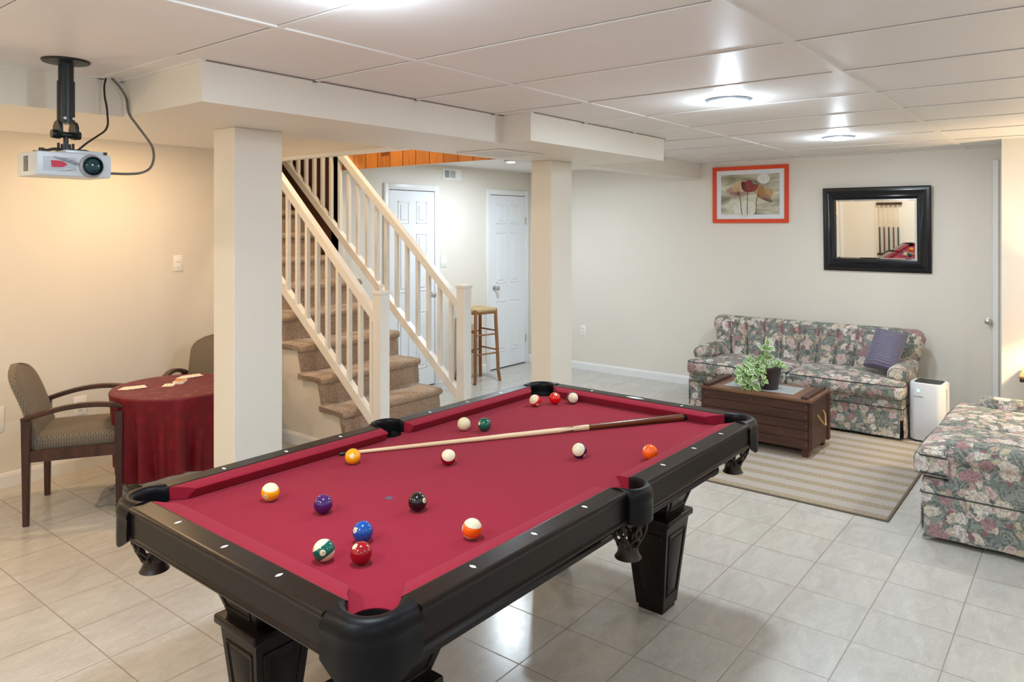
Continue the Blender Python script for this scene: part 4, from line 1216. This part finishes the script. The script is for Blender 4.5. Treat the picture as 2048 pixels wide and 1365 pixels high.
# sofa local frame: +X forward from the back, Y along the length, origin on floor at the back centre
def sofa(name, width, depth, ncush, nch, back_h, label, arm_h=.55, with_back=True, zc0=.372, th0=.128):
    r = empty(name, (0, 0, 0), 0, label, 'sofa', 'matching floral sofas'); W = width/2; D = depth
    # body under the seat, with recess behind the skirt
    mb = MB(); mb.rbox((D/2+.02, 0, .235), (D-.058, width-.022, .17), .02, 6); mb.build('seat_base', M['floral'], r, 50, uv=True)
    # skirt: four panels with corner pleats
    mb = MB(); zs0, zs1 = .028, .245
    def flat(p0, p1):
        p0, p1 = Vector(p0), Vector(p1); n = int((p1-p0).length/.03)+2; d = (p1-p0); nrm = Vector((d.y, -d.x, 0)).normalized(); vs = []; fs = []
        for i in range(n+1):
            p = p0+d*i/n; w = .004*sin(i*.9)+.003*sin(i*.37)
            vs += [(p.x+nrm.x*(.004+0*w), p.y+nrm.y*.004, zs1), (p.x+nrm.x*(.012+w), p.y+nrm.y*(.012+w), zs0), (p.x+nrm.x*(.004+w), p.y+nrm.y*(.004+w), zs0), (p.x-nrm.x*.004, p.y-nrm.y*.004, zs1)]
        for i in range(n):
            for k in range(4): fs.append((i*4+k, i*4+(k+1) % 4, (i+1)*4+(k+1) % 4, (i+1)*4+k))
        fs += [(0, 1, 2, 3), (n*4+3, n*4+2, n*4+1, n*4)]
        mb.verts_faces(vs, fs)
    xf = D-.015
    g = .012
    flat((xf, -W+.02+g, 0), (xf, W-.02-g, 0)); flat((xf-g, W-.012, 0), (.02, W-.012, 0)); flat((.02, -W+.012, 0), (xf-g, -W+.012, 0))
    mb.build('skirt', M['floral'], r, 50, uv=True)
    piping([(.02, W-.008, zs1), (xf-.01, W-.008, zs1), (xf+.006, W-.02, zs1), (xf+.006, -W+.02, zs1), (xf-.01, -W+.008, zs1), (.02, -W+.008, zs1)], .0035).build('piping', M['piping'], r, 60)
    for a in (.08, D-.1):
        for b in (-W+.1, W-.1): MB().cyl((a, b, 0), (a, b, .15), .02, .026, 12).build('leg', M['tableoak'], r)
    # seat cushions (T shaped at the outer ends)
    cw = width/ncush
    for k in range(ncush):
        ya, yb = -W+k*cw, -W+(k+1)*cw
        first, last = k == 0, k == ncush-1
        mb = MB(); x0, x1 = .24, D+.025; zc, th = zc0, th0
        def fn(p, fx, fy, fz, first=first, last=last, x0=x0, x1=x1):
            # pull the side behind the arm inwards so only the front forms the T
            X = p.x
            inset = .135
            tt = max(0, min(1, (x1-.17-((x0+x1)/2+X))/.05))
            if first and p.y < 0: p.y += inset*tt*min(1, -p.y/(cw/2))
            if last and p.y > 0: p.y -= inset*tt*min(1, p.y/(cw/2))
            p.z += -.012*max(0, fx)**3*(1 if fz > 0 else 0)
            return p
        mb.rbox(((x0+x1)/2, (ya+yb)/2, zc), (x1-x0, cw-.006, th), .036, 14, (.012, 0, .026), fn=fn)
        cu = mb.build('seat_cushion', M['floral'], r, 60, uv=True)
        for dz in (.044, -.046):
            yA, yB = ya+.02, yb-.02
            piping([(x1-.16, ya+.004, zc+dz), (x1-.04, ya+.004, zc+dz), (x1-.012, ya+.03, zc+dz), (x1-.002, (ya+yb)/2, zc+dz), (x1-.012, yb-.03, zc+dz), (x1-.04, yb-.004, zc+dz), (x1-.16, yb-.004, zc+dz)], .0042).build('piping', M['piping'], cu, 60)
    # arms: low and rolled
    for sg in (-1, 1):
        mb = MB(); yc = sg*(W-.075); xa, xb = .16, D-.135
        mb.rbox(((xa+xb)/2, sg*(W-.072), .36), (xb-xa, .12, .25), .02, 6)
        n = 20; vs = []; fs = []
        rings = [(xa, .9), (xa+.05, 1.0), ((xa+xb)/2, 1.0), (xb-.03, 1.0), (xb-.008, .96), (xb+.004, .82), (xb+.010, .5), (xb+.011, .02)]
        for x, k in rings:
            dz = -.03*(x-xa)/(xb-xa)*0
            for i in range(n):
                a = 2*pi*i/n; vs.append((x, yc+.078*k*cos(a), arm_h-.072+dz+.072*k*sin(a)))
        for q in range(len(rings)-1):
            for i in range(n): fs.append((q*n+i, q*n+(i+1) % n, (q+1)*n+(i+1) % n, (q+1)*n+i))
        fs += [tuple(range(n)), tuple(range(len(rings)*n-1, (len(rings)-1)*n-1, -1))]
        mb.verts_faces(vs, fs); ar = mb.build('armrest', M['floral'], r, 60, uv=True)
        pts = [(xb+.006, yc+.066*cos(2*pi*i/20), arm_h-.072+.06*sin(2*pi*i/20)) for i in range(21)]
        piping(pts, .004).build('piping', M['floral'], ar, 60, uv=True)
    if with_back:
        mb = channel_back(-W+.06, W-.06, .115, .30, back_h, -.30, .0, nch)
        # channel_back is laid out with the front at negative x: turn it round
        for v in mb.bm.verts: v.co.x = -v.co.x
        mb.build('backrest', M['floral'], r, 60, uv=True)
        mb = MB(); mb.rbox((.10, 0, .33), (.17, width-.10, .5), .03, 5); mb.build('back_frame', M['floral'], r, 60, uv=True)
    return r
s1 = sofa('floral_sofa', 1.76, .80, 2, 11, .775, 'long floral three seat sofa against the back wall, with a purple pillow')
s1.location = (6.975, 2.0, 0); s1.rotation_euler = (0, 0, pi)
s2 = sofa('floral_sofa', 1.40, .84, 2, 9, .775, 'floral loveseat in the right foreground, cut off by the photo edge', arm_h=.53, zc0=.395, th0=.135)
s2.location = (5.025, -.127, 0); s2.rotation_euler = (0, 0, radians(89))
# pillow
c = [Vector((6.72, 1.409, .803)), Vector((6.72, 1.152, .762)), Vector((6.42, 1.248, .467)), Vector((6.42, 1.47, .492))]
ctr = sum(c, Vector())/4+Vector((-.035, 0, .0))
ex = ((c[1]-c[0])+(c[2]-c[3])).normalized(); ey = ((c[0]-c[3])+(c[1]-c[2])); ey = (ey-ex*ey.dot(ex)).normalized(); ez = ex.cross(ey)
mb = MB(); N = 110; vs = []; fs = []; wx, wy = .125, .195
for side in (1, -1):
    for i in range(N+1):
        for j in range(N+1):
            u, v = i/N*2-1, j/N*2-1
            pinch = 1-.05*(1-abs(u*v))
            px, py = u*wx*(1-.06*(1-v*v)), v*wy*(1-.05*(1-u*u))
            th = .062*((1-u**4)*(1-v**4))**.5
            pl_ = .0062*abs(sin(v*25+.4*sin(u*5)))**.7*min(1, th/.02)
            vs.append((px, py, side*(th+pl_)))
m = (N+1)
for s in (0, 1):
    o_ = s*m*m
    for i in range(N):
        for j in range(N): fs.append((o_+i*m+j, o_+(i+1)*m+j, o_+(i+1)*m+j+1, o_+i*m+j+1))
mb.verts_faces(vs, fs); bmesh.ops.remove_doubles(mb.bm, verts=list(mb.bm.verts), dist=.0008)
o = mb.build('throw_pillow', M['pillow'], None, 50); tag(o, 'pleated lavender throw pillow leaning on the right end of the long floral sofa', 'pillow')
o.matrix_world = Matrix.Translation(ctr) @ Matrix((ex, ey, ez)).transposed().to_4x4()

# ================================================================== AIR PURIFIER
pur = empty('air_purifier', (6.385, .985, 0), radians(-3), 'white tower air purifier on the floor between the long sofa and the loveseat', 'air purifier')
def sq(h, r, n=8):
    pts = []
    for k, (a, b) in enumerate(((1, 1), (-1, 1), (-1, -1), (1, -1))):
        for i in range(n+1):
            an = radians(k*90+90*i/n); pts.append((a*(h-r)+r*cos(an), b*(h-r)+r*sin(an)))
    return pts
h0 = .112
mb = MB(); lay = [(.014, h0-.004), (.02, h0), (.2, h0+.002), (.435, h0), (.444, h0-.003), (.446, h0-.010)]
vs = []; fs = []; nn = None
for z, h in lay:
    q = sq(h, .045); nn = len(q); bow = .012
    for x, y in q:
        f = 1+bow/h*(1-min(1, (min(abs(x), abs(y))/h)**2)); vs.append((x*f if abs(x) > abs(y) else x, y*f if abs(y) >= abs(x) else y, z))
for k in range(len(lay)-1):
    for i in range(nn): fs.append((k*nn+i, k*nn+(i+1) % nn, (k+1)*nn+(i+1) % nn, (k+1)*nn+i))
fs += [tuple(range(nn-1, -1, -1)), tuple(range((len(lay)-1)*nn, len(lay)*nn))]
mb.verts_faces(vs, fs); mb.build('body', M['purifier'], pur, 40)
MB().prism(sq(h0-.02, .035), .4455, .4475).build('top_grille', M['grille'], pur, None)
MB().prism(sq(h0-.012, .04), 0, .0145).build('base', M['black'], pur, None)
mb = MB(); F = -h0-.0125
mb.tube([(F, .044, .398), (F, .044, .382), (F, .058, .382), (F, .058, .398), (F, .044, .398)], .0022, 6); mb.build('indicator_light', M['ledgreen'], pur)
me = text_mesh('GeniMax', .018); me.materials.append(M['ink'])
o = bpy.data.objects.new('logo', me); link(o); o.parent = pur; o.rotation_euler = (radians(90), 0, radians(-90)); o.location = (F-.0006, .05, .345)
MB().box((-.035, -h0-.0128, .10), (.036, -h0-.010, .41), .001, 1).build('filter_door', M['purifier'], pur)

# ================================================================== PICTURE AND MIRROR on the back wall
def frame(mb, w, h, fw, dep, prof):
    """mitred frame in local coords: x out of the wall, y across, z up; prof = [(inward 0..1, out)]"""
    vs, fs = [], []
    m = len(prof)
    for (sy, sz) in ((-1, -1), (1, -1), (1, 1), (-1, 1)):
        for f, x in prof: vs.append((x, sy*(w/2-fw*f), sz*(h/2-fw*f)))
    for k in range(4):
        for j in range(m): fs.append((k*m+j, k*m+(j+1) % m, ((k+1) % 4)*m+(j+1) % m, ((k+1) % 4)*m+j))
    mb.verts_faces(vs, fs)
pic = empty('framed_picture', (XB, 2.634, 1.944), 0, 'poppy flower print in a bright orange frame on the back wall', 'picture')
w, h = .748, .556
mb = MB(); frame(mb, w, h, .038, .02, [(0, 0), (0, -.022), (.9, -.022), (1, -.018), (1, 0)]); mb.build('picture_frame', M['orange'], pic, None)
MB().box((-.010, -w/2+.03, -h/2+.03), (-.004, w/2-.03, h/2-.03)).build('mat_board', M['mat'], pic, None)
def printm():
    t = NT('sepia blurred meadow print'); o = t.coord(); x, y, z = t.sep(o)
    n = t.noise(t.scale(o, (1, 3, 9)), 1.2, 3, .5, .6)
    c = t.ramp(n, [(.3, srgb(120, 116, 98)), (.48, srgb(176, 172, 150)), (.65, srgb(214, 212, 192)), (.8, srgb(150, 146, 124))])
    t.fin(c, .35); return t.mat
M['print'] = printm()
pw, ph = .58, .395
art = MB().box((-.0112, -pw/2, -ph/2), (-.0100, pw/2, ph/2)).build('art_print', M['print'], pic, None)
# the print is seen from -x: photo left = +y
def petal(nm, poly, col, x, rough=.4):
    m_ = plain(nm+' print ink', col, rough, var=.12, scale=40)
    mb = MB(); mb.verts_faces([(x, -(px-.5)*pw, (.5-py)*ph) for px, py in poly], [tuple(range(len(poly)))]); return mb.build(nm, m_, art, None)
def ell(cx, cy, a, b, rot=0, n=28, w=0):
    pts = []
    for i in range(n):
        t = 2*pi*i/n; k = 1+w*sin(6*t); x, y = a*cos(t)*k, b*sin(t)*k; pts.append((cx+x*cos(rot)-y*sin(rot), cy+x*sin(rot)+y*cos(rot)))
    return pts
petal('sun_disc', ell(.735, .125, .105, .125), srgb(222, 222, 216), -.0114)
petal('glow_patch', ell(.42, .85, .2, .2), srgb(216, 216, 202), -.01135)
for pts in (((.322, .50), (.345, .66), (.352, .82), (.375, 1.0)), ((.462, .40), (.463, .7), (.458, 1.0)), ((.63, .56), (.612, .72), (.61, 1.0))):
    mb = MB(); mb.tube([(-.0116, -(a-.5)*pw, (.5-b)*ph) for a, b in pts], .0032, 5); mb.build('flower_stem', plain('stem print ink', srgb(70, 66, 58), .5), art)
petal('rose_petal', ell(.21, .42, .125, .085, .45, w=.03), srgb(178, 142, 130), -.0118)
petal('rose_petal', ell(.27, .48, .12, .06, .1, w=.03), srgb(164, 126, 118), -.0119)
petal('blush_petal', ell(.43, .455, .11, .045, -.35, w=.04), srgb(168, 130, 120), -.0120)
petal('cream_petal', ell(.275, .31, .075, .13, .1, w=.03), srgb(206, 174, 138), -.0122)
petal('cream_petal', ell(.33, .30, .075, .135, -.35, w=.03), srgb(212, 186, 150), -.0124)
petal('amber_petal', ell(.79, .48, .11, .10, .7, w=.03), srgb(186, 148, 108), -.0118)
petal('amber_petal', ell(.74, .56, .14, .075, .62, w=.03), srgb(168, 128, 92), -.0120)
petal('amber_petal', ell(.66, .39, .05, .12, .35, w=.03), srgb(190, 146, 94), -.0122)
petal('amber_petal', ell(.70, .42, .05, .13, .0, w=.03), srgb(178, 130, 82), -.0123)
petal('shade_petal', ell(.80, .645, .10, .035, .5), srgb(116, 94, 78), -.0121)
petal('crimson_petal', [(.35, .22), (.38, .17), (.43, .19), (.48, .14), (.53, .17), (.56, .24), (.65, .27), (.63, .36), (.59, .43), (.50, .44), (.42, .43), (.37, .36)], srgb(126, 44, 48), -.0126)
petal('crimson_petal', [(.44, .20), (.48, .145), (.52, .18), (.54, .30), (.51, .42), (.46, .42), (.43, .31)], srgb(146, 56, 56), -.0128)
petal('crimson_petal', [(.56, .25), (.64, .28), (.62, .36), (.585, .42), (.54, .42), (.55, .32)], srgb(150, 62, 58), -.0128)
petal('dark_petal', [(.355, .2), (.40, .19), (.42, .3), (.41, .4), (.37, .36)], srgb(82, 34, 40), -.0130)
mb = MB()
def vein(p0, p1, bow):
    pts = []
    for i in range(7):
        t_ = i/6; x = p0[0]+(p1[0]-p0[0])*t_+bow*sin(pi*t_); y = p0[1]+(p1[1]-p0[1])*t_
        pts.append((-.0131, -(x-.5)*pw, (.5-y)*ph))
    mb.tube(pts, .0007, 4)
for k in range(7): vein((.322, .51), (.12+.035*k, .40-.045*k+.004*k*k), -.01)
for k in range(6): vein((.322, .50), (.24+.03*k, .19+.012*abs(k-2)), -.01+.004*k)
for k in range(8): vein((.635, .56), (.64+.032*k, .28+.048*k), .015-.004*k)
for k in range(6): vein((.465, .43), (.38+.046*k, .2+.012*k), -.012+.005*k)
mb.build('petal_veins', plain('vein print ink', srgb(104, 76, 66), .5), art, None)
mir = empty('wall_mirror', (XB-.022, 1.506, 1.607), 0, 'rectangular mirror in a wide glossy black frame on the back wall', 'mirror')
w, h = .868, .745
mb = MB(); fw = .105; frame(mb, w, h, fw, .04, [(0, 0), (0, -.016), (.08, -.022), (.25, -.022), (.45, -.03), (.62, -.045), (.78, -.05), (.88, -.044), (.92, -.034), (1, -.03), (1, -.004), (.5, 0)])
mb.build('mirror_frame', M['blackframe'], mir, 25); mir.rotation_euler = (0, radians(-2.7), 0)
mb = MB(); gw, gh, bv = w/2-fw+.004, h/2-fw+.004, .022
vs = [(-.014, -gw, -gh), (-.014, gw, -gh), (-.014, gw, gh), (-.014, -gw, gh), (-.018, -gw+bv, -gh+bv), (-.018, gw-bv, -gh+bv), (-.018, gw-bv, gh-bv), (-.018, -gw+bv, gh-bv)]
mb.verts_faces(vs, [(0, 1, 5, 4), (1, 2, 6, 5), (2, 3, 7, 6), (3, 0, 4, 7), (4, 5, 6, 7)]); mb.build('mirror_glass', M['mirror'], mir, None)

# ================================================================== PROJECTOR on its ceiling mount
pj = empty('projector', (1.138, 3.075, 1.865), 0, 'silver grey projector hanging from the black ceiling mount at the upper left', 'projector')
hw, hd, hh = .126, .095, .044
mb = MB()
# plan with the left corner chamfered; front at -y
plan = [(-hw, -hd), (hw, -hd), (hw+.002, -hd+.02), (hw, hd), (-hw-.002, hd), (-hw-.006, hd-.03), (-hw-.006, -hd+.03)]
n = len(plan); vs = []; fs = []
for z, k in ((-hh, .965), (-hh+.004, .99), (-hh+.02, 1), (hh-.012, 1), (hh-.003, .985), (hh, .95)):
    for x, y in plan: vs.append((x*k, y*k, z))
for q in range(5):
    for i in range(n): fs.append((q*n+i, q*n+(i+1) % n, (q+1)*n+(i+1) % n, (q+1)*n+i))
fs += [tuple(range(n-1, -1, -1)), tuple(range(5*n, 6*n))]
mb.verts_faces(vs, fs); body = mb.build('housing', M['silver'], pj, 25)
MB().box((-.03, -hd+.012, hh-.002), (.105, hd-.03, hh+.012), .004, 2).build('lamp_cover', M['silver'], pj)
LX = .055
R = Matrix.Translation((LX, -hd, -.002)) @ Matrix.Rotation(radians(90), 4, 'X')
MB().lathe([(.044, 0), (.044, .004), (.040, .010), (.037, .014), (.0345, .014), (.034, .004)], n=40, M=R, close=False).build('lens_ring', M['silver_dark'], pj, 40)
MB().lathe([(.036, .008), (.0355, .020), (.033, .021), (.0325, .010)], n=40, M=R, close=False).build('lens_barrel', M['black'], pj, 40)
MB().lathe([(.033, .010), (.028, .018), (.016, .024), (.001, .026)], n=40, M=R, close=False).build('lens', M['lens'], pj, 60)
mb = MB()
for k in range(9): mb.box((-.108, -hd-.0014, -.024+k*.0058), (.002, -hd+.001, -.0222+k*.0058))
mb.build('front_ribs', M['silver_dark'], pj, None)
mb = MB(); mb.prism([(-.082, .012), (-.06, .0125), (-.042, .009), (-.028, -.001), (-.04, -.010), (-.06, -.0125), (-.08, -.0125)], -hd-.004, -hd, 'y'); mb.build('badge', M['badge'], pj, None)
mb = MB(); mb.tube([(-.075, -hd-.001, .025), (-.04, -hd-.004, .018), (.0, -hd-.004, .006), (.012, -hd-.002, -.002)], [.002, .005, .006, .002], 6); mb.build('swoosh', M['silver_dark'], pj, 50)
mb = MB(); mb.tube([(-.07, -hd-.001, -.024), (-.035, -hd-.004, -.021), (.0, -hd-.003, -.013)], [.002, .004, .002], 6); mb.build('swoosh', M['silver'], pj, 50)
mb = MB()
Rl = Matrix.Translation((-hw-.0065, -.005, 0))
for k in range(11): mb.box((-.0016, -.018, -.026+k*.0052), (.002, .022, -.0232+k*.0052), M=Rl)
mb.build('side_vent', M['plate_dark'], pj, None)
mnt = empty('projector_mount', (1.15, 3.10, CEIL), 0, 'black metal pole mount fixed to the ceiling above the projector', 'projector mount')
MB().lathe([(.083, 0), (.083, -.004), (.079, -.008), (.03, -.012), (.0265, -.016)], n=40).build('ceiling_plate', M['black_metal'], mnt, 40)
MB().cyl((0, 0, -.014), (0, 0, -.08), .0265, n=28).cyl((0, 0, -.08), (0, 0, -.243), .0305, n=28).build('pole', M['black_metal'], mnt, 40)
for k, (a, b) in enumerate(((.0305, 0), (-.0305, 0))): MB().cyl((a*.5, -.025, -.225), (a*.5, -.034, -.225), .0055, n=10).build('screw', M['steel'], mnt)
for sg in (-1, 1):
    mb = MB(); mb.cyl((sg*.022, 0, -.268), (sg*.034, 0, -.268), .035, n=28); mb.cyl((sg*.034, 0, -.285), (sg*.05, 0, -.285), .016, n=18); mb.build('swivel_disc', M['black_metal'], mnt, 40)
MB().cyl((-.024, 0, -.286), (.024, 0, -.286), .012, n=16).cyl((0, 0, -.29), (0, 0, -.33), .009, n=14).cyl((0, 0, -.322), (0, 0, -.345), .018, n=18).build('swivel_joint', M['black_metal'], mnt, 40)
mb = MB()
for (x, y) in ((-.105, -.06), (.12, -.05), (-.08, .07), (.1, .075)):
    mb.tube([(0, 0, -.344), (x*.5, y*.5, -.343), (x*.72, y*.72, -.352), (x, y, -.3535)], 1.0, sx=(.02, .006), up=(0, 0, 1)); mb.cyl((x, y, -.361), (x, y, -.347), .009, n=12)
mb.cyl((0, 0, -.35), (0, 0, -.338), .03, n=20)
for sg in (-1, 1): mb.cyl((sg*.026, 0, -.34), (sg*.026, 0, -.318), .005, n=8)
mb.build('bracket_arm', M['black_metal'], mnt, 40)
# cables: world space points
def on_y(u, v, y):
    r_ = (u-1024)/1469.4; d_ = Vector((cos(CAM_A)+sin(CAM_A)*r_, sin(CAM_A)-cos(CAM_A)*r_, -(v-452)/1469.4)); return Vector((0, 0, CAM_H))+d_*(y/d_.y)
def spline(pts, n=8):
    pts = [Vector(p) for p in pts]; out = []
    for i in range(len(pts)-1):
        p_, a, b, c_ = pts[max(0, i-1)], pts[i], pts[i+1], pts[min(len(pts)-1, i+2)]
        for k in range(n):
            t = k/n; out.append(.5*((2*a)+(b-p_)*t+(2*p_-5*a+4*b-c_)*t*t+(3*a-p_-3*b+c_)*t**3))
    return out+[pts[-1]]
blk = [(1.385, 3.31, 2.2725), (1.373, 3.30, 2.232), (1.371, 3.29, 2.184), (1.37, 3.27, 2.141), (1.361, 3.24, 2.097), (1.345, 3.20, 2.057), (1.322, 3.17, 2.027), (1.288, 3.15, 2.002), (1.235, 3.12, 1.966), (1.20, 3.115, 1.935), (1.17, 3.12, 1.912)]
gry = [(1.408, 3.31, 2.2725), (1.438, 3.30, 2.234), (1.46, 3.29, 2.187), (1.463, 3.275, 2.125), (1.492, 3.27, 2.08), (1.527, 3.24, 2.015), (1.535, 3.21, 1.975), (1.52, 3.17, 1.925), (1.49, 3.14, 1.882), (1.44, 3.11, 1.858), (1.38, 3.09, 1.849), (1.31, 3.075, 1.846), (1.268, 3.07, 1.846)]
o = MB().tube(spline(blk), .0042, 8).build('power_cable', M['black'], None, 60); tag(o, 'thin black cable curving from the ceiling to the top of the projector', 'cable')
o = MB().tube(spline(gry), .0052, 8).build('video_cable', M['greycable'], None, 60); tag(o, 'thick grey cable looping from the ceiling into the side of the projector', 'cable')
MB().cyl((1.262, 3.07, 1.846), (1.30, 3.073, 1.846), .0085, n=12).build('plug', M['black'], o)

# ================================================================== SIDE TABLE + LAMP at the right edge
sd = empty('side_table', (6.19, .175, 0), 0, 'dark side table with tan top at the right edge of the photo', 'side table')
MB().box((-.22, -.22, .612), (.22, .22, .628), .003, 2).build('tabletop', M['tabletop'], sd)
MB().box((-.216, -.216, .588), (.216, .216, .612), .002, 1).build('apron', M['tableoak'], sd)
for a in (-1, 1):
    for b in (-1, 1): MB().box((a*.15-.02, b*.15-.02, 0), (a*.15+.02, b*.15+.02, .589), .002, 1).build('leg', M['tableoak'], sd)
lm = empty('table_lamp', (6.18, .02, .628), 0, 'table lamp with a linen shade on the side table past the photo edge', 'lamp')
MB().lathe([(.07, 0), (.07, .012), (.03, .03), (.045, .1), (.055, .16), (.03, .24), (.012, .27), (.012, .34)], n=32).build('lamp_base', M['brass'], lm, 50)
MB().lathe([(.17, .30), (.11, .52)], n=40, close=False).build('lamp_shade', M['shade'], lm, 60)
pl_ = bpy.data.lights.new('table_lamp_light', 'POINT'); pl_.energy = 60; pl_.color = (1, .74, .42); pl_.shadow_soft_size = .04
o = bpy.data.objects.new('table_lamp_light', pl_); o.location = (6.18, .02, 1.03); link(o)

fm = empty('added_floor_lamp', (.35, 4.55, 0), 0, 'added floor lamp with a glowing round globe, out of view on the left to warm the armchair wall', 'lamp')  # unseen lamp, added to warm the soffit underside, left wall and stair side
MB().lathe([(.14, 0), (.14, .012), (.02, .03), (.012, .05), (.012, 1.45), (.03, 1.47)], n=32).build('lamp_stand', M['black_metal'], fm, 40)
M['globe'] = emit('added warm lamp globe', WARM, 62)
t = bmesh.new(); bmesh.ops.create_uvsphere(t, u_segments=32, v_segments=20, radius=.1)
mb = MB(); mb.add(t, Matrix.Translation((0, 0, 1.56))); mb.build('glass_globe', M['globe'], fm, 80)

# ================================================================== CUE RACK on the wall behind the camera (seen in the mirror)
ck = empty('cue_rack', (XN-.004, 3.05, 0), 0, 'dark wooden wall rack for pool cues, seen reflected in the mirror', 'cue rack')
for z in (.28, 1.25):
    MB().box((0, -.22, z), (.06, .22, z+.045), .004, 1).build('rack_bar', M['tableoak'], ck)
for k in range(5):
    y = 2.90+.08*k
    q = empty('pool_cue', (XN+.04, y, .327), 0, ['first', 'second', 'third', 'fourth', 'fifth'][k]+' upright cue from the left in the wall rack behind the camera', 'pool cue', 'pool cues in the wall rack')
    MB().cyl((0, 0, 0), (0, 0, .5), .015, .0125, 14).build('butt', M['cuebutt' if k % 2 else 'black'], q, 60)
    MB().cyl((0, 0, .5), (0, 0, 1.42), .0125, .0065, 14).build('shaft', M['cuewood'], q, 60)

d4 = empty('door_4', (XN, 4.35, 0), pi/2); d4['kind'] = 'structure'
MB().box((-.40, -.012, .012), (.40, -.001, 2.03), .002, 1).build('door_slab', M['door'], d4)
mb = MB()
for lo, hi in (((-.475, -.02, 0), (-.405, -.0005, 2.105)), ((.405, -.02, 0), (.475, -.0005, 2.105)), ((-.405, -.02, 2.035), (.405, -.0005, 2.105))): mb.box(lo, hi, .004, 1)
mb.build('door_casing', M['trim'], d4)

# ================================================================== CAMERA, WORLD, VIEW
cam = bpy.data.cameras.new('camera'); cam.sensor_width = 36; cam.lens = 36*1469.4/2048; cam.shift_y = (452-682.5)/2048
cam.clip_start = .05; cam.clip_end = 60
co = bpy.data.objects.new('camera', cam); co.location = (0, 0, CAM_H); co.rotation_euler = (pi/2, 0, CAM_A-pi/2); link(co)
scene.camera = co
wd = bpy.data.worlds.new('world'); scene.world = wd; wd.use_nodes = True
wd.node_tree.nodes['Background'].inputs[0].default_value = (.5, .5, .5, 1); wd.node_tree.nodes['Background'].inputs[1].default_value = .0
scene.view_settings.view_transform = 'Standard'; scene.view_settings.look = 'None'; scene.view_settings.gamma = 1
scene.view_settings.use_curve_mapping = False
scene.view_settings.exposure = -0.06
scene.cycles.max_bounces = 10; scene.cycles.diffuse_bounces = 6; scene.cycles.sample_clamp_indirect = 6
